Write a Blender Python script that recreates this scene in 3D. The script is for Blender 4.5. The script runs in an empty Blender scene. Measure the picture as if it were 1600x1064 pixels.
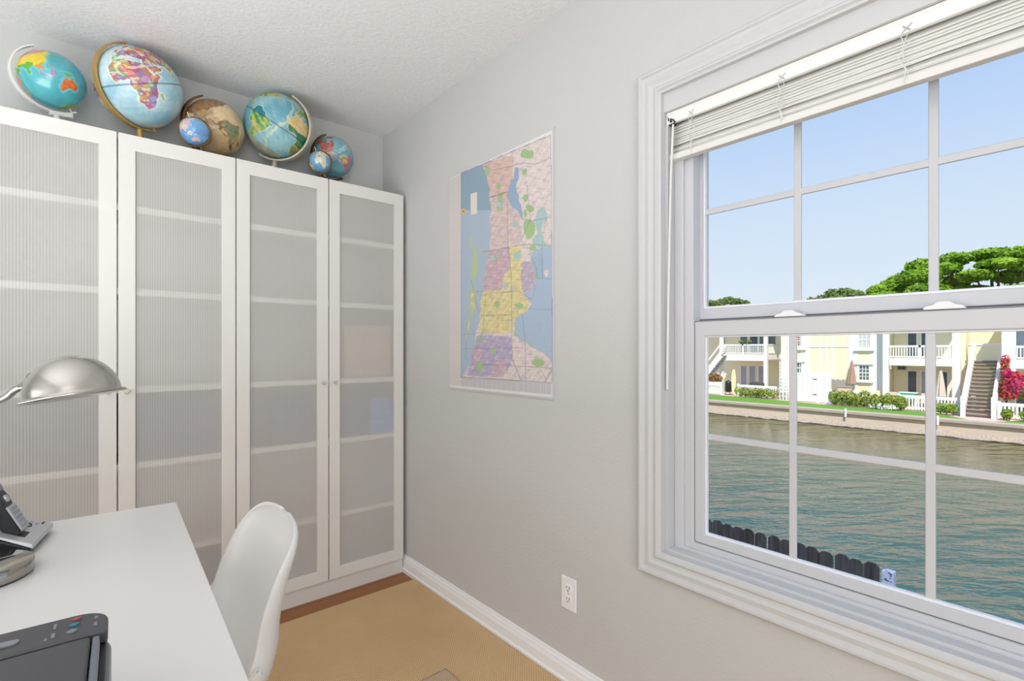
import bpy, math, random
import numpy as np
from mathutils import Vector, Matrix
random.seed(7)
rng = np.random.default_rng(11)
SC = bpy.context.scene
COL = SC.collection
PI = math.pi
R = math.radians

# ------------------------------------------------------------------ camera geometry used for measuring
F = 780.0                     # focal length in pixels of the 1600 px wide frame
CZ = 1.193                    # camera height
HY = 547.0                    # horizon row
YAW = R(40.5)
SY, CY = math.sin(YAW), math.cos(YAW)

def P(px, py, D):
    """point on the vertical plane X = D seen at a photograph pixel"""
    u = (px - 800.0) / F
    fx, fy = SY + CY * u, CY - SY * u
    t = D / fx
    return Vector((D, fy * t, CZ - (py - HY) / F * t))

def YD(px, D):
    return P(px, HY, D).y

# ------------------------------------------------------------------ colours and materials
def lin(c):
    c = c / 255.0
    return c / 12.92 if c <= 0.04045 else ((c + 0.055) / 1.055) ** 2.4

def rgb(r, g, b):
    return (lin(r), lin(g), lin(b), 1.0)

def nodes(m):
    m.use_nodes = True
    nt = m.node_tree
    return nt, nt.nodes['Principled BSDF']

def mat(name, col, rough=0.5, metal=0.0, var=0.0, vscale=8.0, bump=0.0, bscale=60.0, stretch=(1, 1, 1), coat=0.0, spec=None, bdist=0.003, detail=3.0):
    m = bpy.data.materials.new(name)
    nt, b = nodes(m)
    b.inputs['Base Color'].default_value = col
    b.inputs['Roughness'].default_value = rough
    b.inputs['Metallic'].default_value = metal
    if coat:
        b.inputs['Coat Weight'].default_value = coat
    if spec is not None:
        b.inputs['Specular IOR Level'].default_value = spec
    tc = nt.nodes.new('ShaderNodeTexCoord')
    mp = nt.nodes.new('ShaderNodeMapping')
    mp.inputs['Scale'].default_value = stretch
    nt.links.new(tc.outputs['Object'], mp.inputs['Vector'])
    if var:
        n = nt.nodes.new('ShaderNodeTexNoise')
        n.inputs['Scale'].default_value = vscale
        n.inputs['Detail'].default_value = detail
        nt.links.new(mp.outputs['Vector'], n.inputs['Vector'])
        mx = nt.nodes.new('ShaderNodeMix'); mx.data_type = 'RGBA'
        mx.inputs['A'].default_value = tuple(max(0, c * (1 - var)) for c in col[:3]) + (1,)
        mx.inputs['B'].default_value = tuple(min(1, c * (1 + var)) for c in col[:3]) + (1,)
        nt.links.new(n.outputs['Fac'], mx.inputs['Factor'])
        nt.links.new(mx.outputs['Result'], b.inputs['Base Color'])
    if bump:
        n2 = nt.nodes.new('ShaderNodeTexNoise')
        n2.inputs['Scale'].default_value = bscale
        n2.inputs['Detail'].default_value = detail
        nt.links.new(mp.outputs['Vector'], n2.inputs['Vector'])
        bp = nt.nodes.new('ShaderNodeBump')
        bp.inputs['Strength'].default_value = bump
        bp.inputs['Distance'].default_value = bdist
        nt.links.new(n2.outputs['Fac'], bp.inputs['Height'])
        nt.links.new(bp.outputs['Normal'], b.inputs['Normal'])
    return m

def math_node(nt, op, a, b=None):
    n = nt.nodes.new('ShaderNodeMath'); n.operation = op
    for i, v in enumerate((a, b)):
        if v is None: continue
        if isinstance(v, (int, float)): n.inputs[i].default_value = v
        else: nt.links.new(v, n.inputs[i])
    return n.outputs[0]

M = {}
M['wall'] = mat('wall_paint', rgb(200, 201, 200), 0.75, var=0.015, vscale=3, bump=0.25, bscale=110, bdist=0.004)
M['ceiling'] = mat('ceiling_texture', rgb(232, 233, 235), 0.9, var=0.03, vscale=40, bump=0.6, bscale=75, bdist=0.006, detail=5)
M['base'] = mat('baseboard_paint', rgb(240, 242, 245), 0.35, var=0.01, vscale=5)
M['trim'] = mat('white_trim_paint', rgb(202, 203, 205), 0.5, var=0.01, vscale=5)
M['vinyl'] = mat('white_vinyl', rgb(202, 204, 209), 0.4, var=0.01)
M['cab'] = mat('white_cabinet_foil', rgb(222, 221, 218), 0.42, var=0.01, vscale=3)
M['cab_in'] = mat('cabinet_inside_foil', rgb(228, 226, 222), 0.6, var=0.01)
M['desk'] = mat('white_desk_lacquer', rgb(222, 222, 221), 0.28, var=0.01, vscale=4)
M['chair'] = mat('white_chair_plastic', rgb(225, 226, 226), 0.33, var=0.008)
M['nickel'] = mat('brushed_nickel', rgb(188, 185, 180), 0.2, 1.0, var=0.06, vscale=30, stretch=(1, 1, 30))
M['chrome'] = mat('polished_chrome', rgb(166, 162, 154), 0.05, 1.0, var=0.02)
M['black'] = mat('black_plastic', rgb(32, 33, 36), 0.4, var=0.06, bump=0.05, bscale=200)
M['printer'] = mat('dark_printer_plastic', rgb(66, 67, 72), 0.42, var=0.05, vscale=60)
M['printer_dk'] = mat('printer_seam_plastic', rgb(26, 28, 38), 0.5, var=0.05)
M['printer_gl'] = mat('printer_gloss_edge', rgb(104, 108, 118), 0.3, var=0.05)
M['silver'] = mat('silver_plastic', rgb(186, 188, 192), 0.35, 0.3, var=0.03)
M['lcd'] = mat('grey_display', rgb(130, 136, 148), 0.15, var=0.03)
M['greykey'] = mat('grey_key', rgb(150, 155, 168), 0.4, var=0.05)
M['brass'] = mat('aged_brass', rgb(190, 154, 86), 0.42, 0.45, var=0.12, vscale=30)
M['bronze'] = mat('dark_bronze', rgb(112, 84, 46), 0.45, 0.6, var=0.2, vscale=40)
M['steelring'] = mat('satin_silver_ring', rgb(200, 194, 180), 0.45, 0.35, var=0.05)
M['whiteplast'] = mat('white_ring_plastic', rgb(225, 225, 222), 0.35, var=0.02)
M['wood'] = None

def wood_floor():
    m = bpy.data.materials.new('wood_plank_floor'); nt, b = nodes(m)
    tc = nt.nodes.new('ShaderNodeTexCoord')
    br = nt.nodes.new('ShaderNodeTexBrick')
    br.inputs['Scale'].default_value = 1.0
    br.inputs['Brick Width'].default_value = 1.3; br.inputs['Row Height'].default_value = 0.12
    br.inputs['Mortar Size'].default_value = 0.002
    br.inputs['Color1'].default_value = rgb(160, 100, 52); br.inputs['Color2'].default_value = rgb(142, 88, 46)
    br.inputs['Mortar'].default_value = rgb(60, 36, 20)
    nt.links.new(tc.outputs['Object'], br.inputs['Vector'])
    mp = nt.nodes.new('ShaderNodeMapping'); mp.inputs['Scale'].default_value = (4, 60, 1)
    nt.links.new(tc.outputs['Object'], mp.inputs['Vector'])
    n = nt.nodes.new('ShaderNodeTexNoise'); n.inputs['Scale'].default_value = 1.5; n.inputs['Detail'].default_value = 6
    nt.links.new(mp.outputs['Vector'], n.inputs['Vector'])
    mx = nt.nodes.new('ShaderNodeMix'); mx.data_type = 'RGBA'; mx.blend_type = 'MULTIPLY'; mx.inputs['Factor'].default_value = 0.5
    nt.links.new(br.outputs['Color'], mx.inputs['A']); nt.links.new(n.outputs['Color'], mx.inputs['B'])
    mx2 = nt.nodes.new('ShaderNodeMix'); mx2.data_type = 'RGBA'; mx2.inputs['Factor'].default_value = 0.5
    nt.links.new(br.outputs['Color'], mx2.inputs['A']); nt.links.new(mx.outputs['Result'], mx2.inputs['B'])
    nt.links.new(mx2.outputs['Result'], b.inputs['Base Color'])
    b.inputs['Roughness'].default_value = 0.4
    return m
M['wood'] = wood_floor()

def sisal():
    m = bpy.data.materials.new('sisal_weave'); nt, b = nodes(m)
    tc = nt.nodes.new('ShaderNodeTexCoord'); sp = nt.nodes.new('ShaderNodeSeparateXYZ')
    nz = nt.nodes.new('ShaderNodeTexNoise'); nz.inputs['Scale'].default_value = 35
    nt.links.new(tc.outputs['Object'], nz.inputs['Vector'])
    wob = math_node(nt, 'MULTIPLY', nz.outputs['Fac'], 1.6)
    nt.links.new(tc.outputs['Object'], sp.inputs[0])
    sx = math_node(nt, 'SINE', math_node(nt, 'ADD', math_node(nt, 'MULTIPLY', sp.outputs[0], 2 * PI / 0.0115), wob))
    sy = math_node(nt, 'SINE', math_node(nt, 'ADD', math_node(nt, 'MULTIPLY', sp.outputs[1], 2 * PI / 0.0125), wob))
    pr = math_node(nt, 'MULTIPLY', sx, sy)
    h = math_node(nt, 'ADD', math_node(nt, 'MULTIPLY', pr, 0.40), math_node(nt, 'ADD', math_node(nt, 'MULTIPLY', sy, 0.08), 0.5))
    n2 = nt.nodes.new('ShaderNodeTexNoise'); n2.inputs['Scale'].default_value = 3; n2.inputs['Detail'].default_value = 5
    nt.links.new(tc.outputs['Object'], n2.inputs['Vector'])
    hh = math_node(nt, 'ADD', math_node(nt, 'MULTIPLY', h, 0.75), math_node(nt, 'MULTIPLY', n2.outputs['Fac'], 0.35))
    cr = nt.nodes.new('ShaderNodeValToRGB')
    cr.color_ramp.elements[0].color = rgb(166, 130, 88); cr.color_ramp.elements[1].color = rgb(234, 200, 154)
    cr.color_ramp.elements[0].position = 0.05; cr.color_ramp.elements[1].position = 0.95
    nt.links.new(hh, cr.inputs[0]); nt.links.new(cr.outputs[0], b.inputs['Base Color'])
    bp = nt.nodes.new('ShaderNodeBump'); bp.inputs['Strength'].default_value = 0.6; bp.inputs['Distance'].default_value = 0.003
    nt.links.new(h, bp.inputs['Height']); nt.links.new(bp.outputs['Normal'], b.inputs['Normal'])
    b.inputs['Roughness'].default_value = 0.9
    return m
M['sisal'] = sisal()

def ribbed():
    """frosted plastic sheet with fine vertical ribs: part matt, part rough see-through"""
    m = bpy.data.materials.new('ribbed_frosted_plastic'); m.use_nodes = True
    nt = m.node_tree; nt.nodes.clear()
    out = nt.nodes.new('ShaderNodeOutputMaterial')
    tc = nt.nodes.new('ShaderNodeTexCoord'); sp = nt.nodes.new('ShaderNodeSeparateXYZ')
    nt.links.new(tc.outputs['Object'], sp.inputs[0])
    s = math_node(nt, 'SINE', math_node(nt, 'MULTIPLY', sp.outputs[0], 2 * PI / 0.0085))
    s01 = math_node(nt, 'ADD', math_node(nt, 'MULTIPLY', s, 0.5), 0.5)
    cr = nt.nodes.new('ShaderNodeValToRGB')
    cr.color_ramp.elements[0].color = rgb(217, 216, 214); cr.color_ramp.elements[1].color = rgb(244, 243, 241)
    nt.links.new(s01, cr.inputs[0])
    d = nt.nodes.new('ShaderNodeBsdfDiffuse'); nt.links.new(cr.outputs[0], d.inputs['Color'])
    rf = nt.nodes.new('ShaderNodeBsdfRefraction'); rf.inputs['Roughness'].default_value = 0.30; rf.inputs['IOR'].default_value = 1.16
    rf.inputs['Color'].default_value = (1, 1, 1, 1)
    tp = nt.nodes.new('ShaderNodeBsdfTransparent')
    tr = nt.nodes.new('ShaderNodeBsdfTranslucent'); tr.inputs['Color'].default_value = (0.95, 0.95, 0.95, 1)
    def mixs(f, a, b):
        m_ = nt.nodes.new('ShaderNodeMixShader'); m_.inputs[0].default_value = f
        nt.links.new(a.outputs[0], m_.inputs[1]); nt.links.new(b.outputs[0], m_.inputs[2]); return m_
    see = mixs(0.60, rf, tp)                 # rough see-through with some clear
    see = mixs(0.12, see, tr)
    fin = mixs(0.64, d, see)
    nt.links.new(fin.outputs[0], out.inputs[0])
    return m
M['ribbed'] = ribbed()

def clear_sheet(name, gloss, grough, tint=(1, 1, 1, 1), diff=0.0, dcol=(0.5, 0.5, 0.5, 1)):
    m = bpy.data.materials.new(name); m.use_nodes = True
    nt = m.node_tree; nt.nodes.clear()
    out = nt.nodes.new('ShaderNodeOutputMaterial')
    t = nt.nodes.new('ShaderNodeBsdfTransparent'); t.inputs[0].default_value = tint
    g = nt.nodes.new('ShaderNodeBsdfGlossy'); g.inputs['Roughness'].default_value = grough
    mx = nt.nodes.new('ShaderNodeMixShader'); mx.inputs[0].default_value = gloss
    nt.links.new(t.outputs[0], mx.inputs[1]); nt.links.new(g.outputs[0], mx.inputs[2])
    last = mx
    if diff:
        d = nt.nodes.new('ShaderNodeBsdfDiffuse'); d.inputs[0].default_value = dcol
        m2 = nt.nodes.new('ShaderNodeMixShader'); m2.inputs[0].default_value = diff
        nt.links.new(mx.outputs[0], m2.inputs[1]); nt.links.new(d.outputs[0], m2.inputs[2]); last = m2
    nt.links.new(last.outputs[0], out.inputs[0])
    return m
M['glass'] = clear_sheet('window_glass', 0.002, 0.0, (0.985, 0.985, 0.985, 1))
M['mat_plastic'] = clear_sheet('clear_mat_plastic', 0.04, 0.25, (0.96, 0.962, 0.965, 1), 0.30, rgb(222, 208, 188))
M['mat_edge'] = mat('mat_edge_dark_line', rgb(128, 116, 100), .5, var=.05)  # darker rim line of the clear mat

def attr_mat(name, rough=0.4, speck=0.15, sscale=60, coat=0.0, bump=0.0):
    """colour comes from the painted vertices of the mesh, broken up by procedural specks"""
    m = bpy.data.materials.new(name); nt, b = nodes(m)
    a = nt.nodes.new('ShaderNodeVertexColor'); a.layer_name = 'paint'
    tc = nt.nodes.new('ShaderNodeTexCoord')
    n = nt.nodes.new('ShaderNodeTexNoise'); n.inputs['Scale'].default_value = sscale; n.inputs['Detail'].default_value = 4
    nt.links.new(tc.outputs['Object'], n.inputs['Vector'])
    f = math_node(nt, 'ADD', math_node(nt, 'MULTIPLY', n.outputs['Fac'], 2 * speck), 1 - speck)
    mx = nt.nodes.new('ShaderNodeMix'); mx.data_type = 'RGBA'; mx.blend_type = 'MULTIPLY'; mx.inputs['Factor'].default_value = 1
    cb = nt.nodes.new('ShaderNodeCombineColor')
    for i in range(3): nt.links.new(f, cb.inputs[i])
    nt.links.new(a.outputs['Color'], mx.inputs['A']); nt.links.new(cb.outputs[0], mx.inputs['B'])
    nt.links.new(mx.outputs['Result'], b.inputs['Base Color'])
    b.inputs['Roughness'].default_value = rough
    b.inputs['Coat Weight'].default_value = coat
    b.inputs['Coat Roughness'].default_value = 0.1
    return m

def leaf_mat(name, c1, c2, transl=0.25, scale=1.2):
    m = bpy.data.materials.new(name); m.use_nodes = True
    nt = m.node_tree; nt.nodes.clear()
    out = nt.nodes.new('ShaderNodeOutputMaterial')
    tc = nt.nodes.new('ShaderNodeTexCoord'); n = nt.nodes.new('ShaderNodeTexNoise')
    n.inputs['Scale'].default_value = scale; n.inputs['Detail'].default_value = 4
    nt.links.new(tc.outputs['Object'], n.inputs['Vector'])
    cr = nt.nodes.new('ShaderNodeValToRGB'); cr.color_ramp.elements[0].color = c1; cr.color_ramp.elements[1].color = c2
    cr.color_ramp.elements[0].position = 0.35; cr.color_ramp.elements[1].position = 0.65
    nt.links.new(n.outputs['Fac'], cr.inputs[0])
    d = nt.nodes.new('ShaderNodeBsdfDiffuse'); t = nt.nodes.new('ShaderNodeBsdfTranslucent')
    nt.links.new(cr.outputs[0], d.inputs[0]); nt.links.new(cr.outputs[0], t.inputs[0])
    mx = nt.nodes.new('ShaderNodeMixShader'); mx.inputs[0].default_value = transl
    nt.links.new(d.outputs[0], mx.inputs[1]); nt.links.new(t.outputs[0], mx.inputs[2])
    nt.links.new(mx.outputs[0], out.inputs[0])
    return m

# ------------------------------------------------------------------ mesh builder
class MB:
    def __init__(self, T=None):
        self.v = []; self.f = []; self.T = T
    def add(self, vs, fs):
        b = len(self.v)
        for p in vs:
            p = Vector(p)
            self.v.append(self.T @ p if self.T is not None else p)
        self.f += [tuple(b + i for i in f) for f in fs]
        return self
    def box(self, x0, x1, y0, y1, z0, z1):
        x0, x1 = sorted((x0, x1)); y0, y1 = sorted((y0, y1)); z0, z1 = sorted((z0, z1))
        vs = [(x0, y0, z0), (x1, y0, z0), (x1, y1, z0), (x0, y1, z0), (x0, y0, z1), (x1, y0, z1), (x1, y1, z1), (x0, y1, z1)]
        return self.add(vs, [(0, 3, 2, 1), (4, 5, 6, 7), (0, 1, 5, 4), (1, 2, 6, 5), (2, 3, 7, 6), (3, 0, 4, 7)])
    def hexa(self, b, t):
        """bottom quad and top quad, same order (counter-clockwise from above)"""
        return self.add(list(b) + list(t), [(0, 3, 2, 1), (4, 5, 6, 7), (0, 1, 5, 4), (1, 2, 6, 5), (2, 3, 7, 6), (3, 0, 4, 7)])
    def prism(self, poly, axis, a, b):
        """extrude a 2-D polygon; axis 'x': poly is (y,z); 'y': (x,z); 'z': (x,y)"""
        def mk(p, t):
            return {'x': (t, p[0], p[1]), 'y': (p[0], t, p[1]), 'z': (p[0], p[1], t)}[axis]
        n = len(poly)
        vs = [mk(p, a) for p in poly] + [mk(p, b) for p in poly]
        fs = [tuple(range(n)), tuple(range(2 * n - 1, n - 1, -1))]
        fs += [(i, i + n, (i + 1) % n + n, (i + 1) % n) for i in range(n)]
        return self.add(vs, fs)
    def tube(self, pts, r, n=10, closed=False, cap=True, flat=None):
        pts = [Vector(p) for p in pts]; m = len(pts)
        rs = r if isinstance(r, (list, tuple)) else [r] * m
        vs = []; fs = []; prev = None
        for i, p in enumerate(pts):
            a = pts[(i - 1) % m] if (closed or i > 0) else p
            c = pts[(i + 1) % m] if (closed or i < m - 1) else p
            d = (c - a).normalized()
            if prev is None:
                ref = Vector((0, 0, 1)) if abs(d.z) < 0.9 else Vector((1, 0, 0))
                s = d.cross(ref).normalized()
            else:
                s = (prev - d * prev.dot(d)).normalized()
            prev = s; t = d.cross(s)
            for k in range(n):
                a_ = 2 * PI * k / n
                vs.append(p + (s * math.cos(a_) + t * math.sin(a_)) * rs[i])
        for i in range(m if closed else m - 1):
            j = (i + 1) % m
            for k in range(n):
                fs.append((i * n + k, i * n + (k + 1) % n, j * n + (k + 1) % n, j * n + k))
        if cap and not closed:
            fs.append(tuple(range(n - 1, -1, -1))); fs.append(tuple((m - 1) * n + k for k in range(n)))
        return self.add(vs, fs)
    def sweep(self, pts, sides, outs, w, h):
        """rectangular ribbon along pts: side vectors (width w) and outward vectors (thickness h)"""
        vs = []; fs = []
        for p, s, o in zip(pts, sides, outs):
            for a, b in ((-1, 0), (1, 0), (1, 1), (-1, 1)):
                vs.append(Vector(p) + Vector(s) * (a * w / 2) + Vector(o) * (b * h))
        for i in range(len(pts) - 1):
            for k in range(4):
                fs.append((i * 4 + k, i * 4 + (k + 1) % 4, i * 4 + 4 + (k + 1) % 4, i * 4 + 4 + k))
        fs.append((3, 2, 1, 0)); m = len(pts) - 1
        fs.append((m * 4, m * 4 + 1, m * 4 + 2, m * 4 + 3))
        return self.add(vs, fs)
    def lathe(self, prof, n=32, o=(0, 0, 0), A=None):
        """prof: (radius, height) list; A: axis frame matrix 3x3 (columns x,y,z)"""
        o = Vector(o); A = A or Matrix.Identity(3)
        vs = []; fs = []
        for r, h in prof:
            for k in range(n):
                a = 2 * PI * k / n
                vs.append(o + A @ Vector((r * math.cos(a), r * math.sin(a), h)))
        for i in range(len(prof) - 1):
            for k in range(n):
                fs.append((i * n + k, i * n + (k + 1) % n, (i + 1) * n + (k + 1) % n, (i + 1) * n + k))
        if prof[0][0] > 1e-5: fs.append(tuple(range(n - 1, -1, -1)))
        if prof[-1][0] > 1e-5: fs.append(tuple((len(prof) - 1) * n + k for k in range(n)))
        return self.add(vs, fs)
    def ball(self, c, rx, ry=None, rz=None, n=16):
        ry = ry or rx; rz = rz or rx; c = Vector(c)
        vs = []; fs = []; m = n // 2
        for i in range(m + 1):
            t = PI * i / m
            for k in range(n):
                a = 2 * PI * k / n
                vs.append(c + Vector((rx * math.sin(t) * math.cos(a), ry * math.sin(t) * math.sin(a), rz * math.cos(t))))
        for i in range(m):
            for k in range(n):
                fs.append((i * n + k, (i + 1) * n + k, (i + 1) * n + (k + 1) % n, i * n + (k + 1) % n))
        return self.add(vs, fs)
    def bar(self, a, b, w, h, up=(0, 0, 1)):
        a = Vector(a); b = Vector(b); d = (b - a).normalized(); s = d.cross(Vector(up)).normalized(); u = s.cross(d)
        q = lambda p: [p - s * w / 2 - u * h / 2, p + s * w / 2 - u * h / 2, p + s * w / 2 + u * h / 2, p - s * w / 2 + u * h / 2]
        return self.add(q(a) + q(b), [(0, 1, 2, 3), (7, 6, 5, 4), (0, 4, 5, 1), (1, 5, 6, 2), (2, 6, 7, 3), (3, 7, 4, 0)])
    def grid(self, G, closed=False):
        """rows of points"""
        m, n = len(G), len(G[0])
        vs = [p for row in G for p in row]
        fs = [(i * n + k, i * n + k + 1, (i + 1) * n + k + 1, (i + 1) * n + k) for i in range(m - 1) for k in range(n - 1)]
        return self.add(vs, fs)
    def leaves(self, blobs, n, size, seed, flatten=0.0, inner=0.25):
        g = random.Random(seed)
        tot = sum(b[1][0] * b[1][1] + b[1][1] * b[1][2] for b in blobs)
        for c, rad in blobs:
            c = Vector(c); k = int(n * (rad[0] * rad[1] + rad[1] * rad[2]) / tot)
            for _ in range(k):
                d = Vector((g.gauss(0, 1), g.gauss(0, 1), g.gauss(0, 1))).normalized()
                rr = (1 - inner) + inner * g.random() if g.random() < 0.8 else g.random()
                p = c + Vector((d.x * rad[0], d.y * rad[1], d.z * rad[2])) * rr
                nn = (d + Vector((g.gauss(0, .6), g.gauss(0, .6), g.gauss(0, .6) + 0.4))).normalized()
                s = nn.cross(Vector((g.gauss(0, 1), g.gauss(0, 1), g.gauss(0, 1)))).normalized(); t = nn.cross(s)
                L = size * g.uniform(.6, 1.4); W = L * .55
                self.add([p - s * L, p - t * W, p + s * L, p + t * W], [(0, 1, 2, 3)])
        return self
    def build(self, name, m, parent=None, smooth=False, bevel=0.0, seg=2, solid=0.0, angle=35, **props):
        me = bpy.data.meshes.new(name)
        off = parent_world(parent) if parent is not None else Vector((0, 0, 0))
        me.from_pydata([tuple(v - off) for v in self.v], [], self.f)
        me.materials.append(m)
        import bmesh
        bm = bmesh.new(); bm.from_mesh(me); bmesh.ops.recalc_face_normals(bm, faces=bm.faces) if len(self.f) < 20000 else None; bm.to_mesh(me); bm.free()
        o = bpy.data.objects.new(name, me); COL.objects.link(o)
        if parent is not None: o.parent = parent
        if smooth:
            me.polygons.foreach_set('use_smooth', [True] * len(me.polygons))
        if solid:
            md = o.modifiers.new('thick', 'SOLIDIFY'); md.thickness = solid; md.offset = 0
        if bevel:
            md = o.modifiers.new('bevel', 'BEVEL'); md.width = bevel; md.segments = seg; md.limit_method = 'ANGLE'; md.angle_limit = R(angle)
            me.polygons.foreach_set('use_smooth', [True] * len(me.polygons))
            md.harden_normals = True
        elif smooth and angle < 180:
            try:
                me.set_sharp_from_angle(angle=R(50))
            except Exception:
                pass
        for k, v in props.items(): o[k] = v
        return o

def parent_world(p):
    v = Vector((0, 0, 0))
    while p is not None:
        v = v + p.location; p = p.parent
    return v

def thing(name, loc, label, cat, group=None):
    o = bpy.data.objects.new(name, None); COL.objects.link(o)
    o.location = loc; o.empty_display_size = 0.1
    o['label'] = label; o['category'] = cat
    if group: o['group'] = group
    return o

def tag(o, label, cat, group=None, kind=None):
    o['label'] = label; o['category'] = cat
    if group: o['group'] = group
    if kind: o['kind'] = kind
    return o

def struct(o):
    o['kind'] = 'structure'; return o

def box1(name, m, parent, x0, x1, y0, y1, z0, z1, bevel=0.0, T=None, **kw):
    return MB(T).box(x0, x1, y0, y1, z0, z1).build(name, m, parent, bevel=bevel, **kw)

def frame_ring(mb, y0, y1, z0, z1, w, x0, x1, wz=None):
    """four members of a rectangular ring in the YZ plane, outer size y0..y1 z0..z1"""
    wz = wz or w
    mb.box(x0, x1, y0, y0 + w, z0, z1); mb.box(x0, x1, y1 - w, y1, z0, z1)
    mb.box(x0, x1, y0 + w, y1 - w, z0, z0 + wz); mb.box(x0, x1, y0 + w, y1 - w, z1 - wz, z1)
    return mb

def ring_frame(mb, axis, a0, a1, b0, b1, wa, wb0, wb1, t0, t1):
    """one connected rectangular frame. axis 'y': a=x, b=z, thickness along y; axis 'x': a=y, b=z, thickness along x"""
    def mk(a, b, t):
        return (a, t, b) if axis == 'y' else (t, a, b)
    o = [(a0, b0), (a1, b0), (a1, b1), (a0, b1)]
    i = [(a0 + wa, b0 + wb0), (a1 - wa, b0 + wb0), (a1 - wa, b1 - wb1), (a0 + wa, b1 - wb1)]
    vs = [mk(a, b, t0) for a, b in o] + [mk(a, b, t0) for a, b in i] + [mk(a, b, t1) for a, b in o] + [mk(a, b, t1) for a, b in i]
    fs = []
    for k in range(4):
        j = (k + 1) % 4
        fs += [(k, j, 4 + j, 4 + k), (8 + j, 8 + k, 12 + k, 12 + j), (k, 8 + k, 8 + j, j), (4 + j, 12 + j, 12 + k, 4 + k)]
    return mb.add(vs, fs)
# ================================================================== ROOM SHELL
WX = 1.315        # inner face of the window wall
BY = 2.70         # inner face of the wall behind the cabinets
LX, RY, CH = -1.9, -2.3, 2.432
OY0, OY1, OZ0, OZ1 = -0.103, 0.848, 0.585, 1.965   # window opening

struct(box1('floor', M['wood'], None, LX - .1, WX + .16, RY - .1, BY + .1, -0.12, 0.0))
struct(box1('ceiling', M['ceiling'], None, LX - .1, WX + .17, RY - .1, BY + .1, CH, CH + 0.15))
struct(box1('wall_back', M['wall'], None, LX - .1, WX + .16, BY, BY + .12, 0, CH))
struct(box1('wall_left', M['wall'], None, LX - .12, LX, RY - .1, BY + .1, 0, CH))
struct(box1('wall_rear', M['wall'], None, LX - .1, WX + .16, RY - .12, RY, 0, CH))
w = MB()
ring_frame(w, 'x', RY, BY, 0, CH, 0.5, OZ0, CH - OZ1, WX, WX + .16)
# the ring helper needs its own side widths, so move the inner loop to the opening
for idx in (4, 5, 6, 7, 12, 13, 14, 15):
    k = idx % 4
    y = OY0 if k in (0, 3) else OY1
    z = OZ0 if k in (0, 1) else OZ1
    w.v[idx] = Vector((w.v[idx].x, y, z))
struct(w.build('wall_right', M['wall']))

# baseboard on the window wall: moulded profile (x,z) swept along y
bp = [(WX, 0), (WX - .020, 0), (WX - .020, .018), (WX - .015, .024), (WX - .014, .058), (WX - .011, .066), (WX - .010, .074), (WX - .006, .080), (WX - .005, .088), (WX, .090)]
struct(MB().prism(bp, 'y', RY, BY).build('baseboard_right', M['base']))

# ---------------------------------------------------------------- window casing (trim around the opening)
def casing():
    # profile across the width: (distance from outer edge, protrusion)
    prof = [(0, 0), (0, .020), (.004, .024), (.010, .024), (.014, .019), (.022, .017), (.036, .019), (.044, .014), (.052, .013), (.058, .018), (.063, .018), (.068, .012), (.074, .010), (.074, -.02)]
    y0, y1, z0, z1 = OY0 - .070, OY1 + .070, .516, 2.033
    G = []
    for d, p in prof:
        G.append([(WX - p, y0 + d, z0 + d), (WX - p, y1 - d, z0 + d), (WX - p, y1 - d, z1 - d), (WX - p, y0 + d, z1 - d), (WX - p, y0 + d, z0 + d)])
    return MB().grid(G)
struct(casing().build('trim_1', M['trim']))
# head board between the casing and the blind, and the jamb returns
struct(box1('trim_2', M['trim'], None, WX + .004, WX + .014, OY0, OY1, 1.905, OZ1))

# ---------------------------------------------------------------- the double-hung window
win = bpy.data.objects.new('window_1', None); COL.objects.link(win); win.location = (1.40, .3725, OZ0); win['kind'] = 'structure'
FX = 1.375
j = MB(); ring_frame(j, 'x', OY0 + .0005, OY1 - .0005, OZ0 + .0005, OZ1 - .0005, .012, .012, .012, WX + .015, WX + .16)
j.build('jamb', M['trim'], win)
fr = MB(); ring_frame(fr, 'x', OY0 + .012, OY1 - .012, OZ0 + .004, OZ1 - .012, .056, .032, .02, FX, FX + .095)
fr.build('window_frame', M['vinyl'], win, bevel=.003)
fr = MB(); ring_frame(fr, 'x', OY0 + .012, OY1 - .012, OZ0 + .002, OZ1 - .014, .03, .018, .02, FX - .012, FX + .01)
fr.build('stop_bead', M['vinyl'], win, bevel=.003)
M['bead'] = mat('backlit_white_bead', rgb(236, 238, 244), .35, var=.01)  # lighter than the sash vinyl: light from outside put into the colour
M['sash_gap'] = mat('sash_gap_shade', rgb(92, 92, 96), .7, var=.05)  # dark strips stand in for the shade in the gaps around the sashes
SY0, SY1 = OY0 + .066, OY1 - .066      # sash outer sides
def sash(name, x0, x1, z0, z1, st, rb, rt, gx, rows):
    a = MB(); ring_frame(a, 'x', SY0, SY1, z0, z1, st, rb, rt, x0, x1)
    s = a.build(name, M['vinyl'], win, bevel=.003)
    b = MB(); ring_frame(b, 'x', SY0 + st - .010, SY1 - st + .010, z0 + rb - .012, z1 - rt + .006, .014, .018, .010, x0 + .006, gx)
    b.build('glazing_bead', M['bead'], s, bevel=.002)
    g = MB().box(gx, gx + .004, SY0 + st - .006, SY1 - st + .006, z0 + rb - .006, z1 - rt + .006)
    g.build('pane', M['glass'], s)
    mb = MB()
    gy0, gy1 = SY0 + st - .004, SY1 - st + .004
    for yy in (.2345, .5120):
        mb.box(gx - .010, gx - .001, yy - .009, yy + .009, z0 + rb - .004, z1 - rt + .004)
    mz = rows
    mb.box(gx - .0095, gx - .0015, gy0, gy1, mz - .009, mz + .009)
    mb.build('muntins', M['vinyl'], s, bevel=.0025)
    return s
low = sash('lower_sash', 1.385, 1.412, .618, 1.280, .032, .030, .046, 1.404, .937)
upp = sash('upper_sash', 1.416, 1.445, 1.284, 1.940, .010, .034, .034, 1.436, 1.610)
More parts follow.
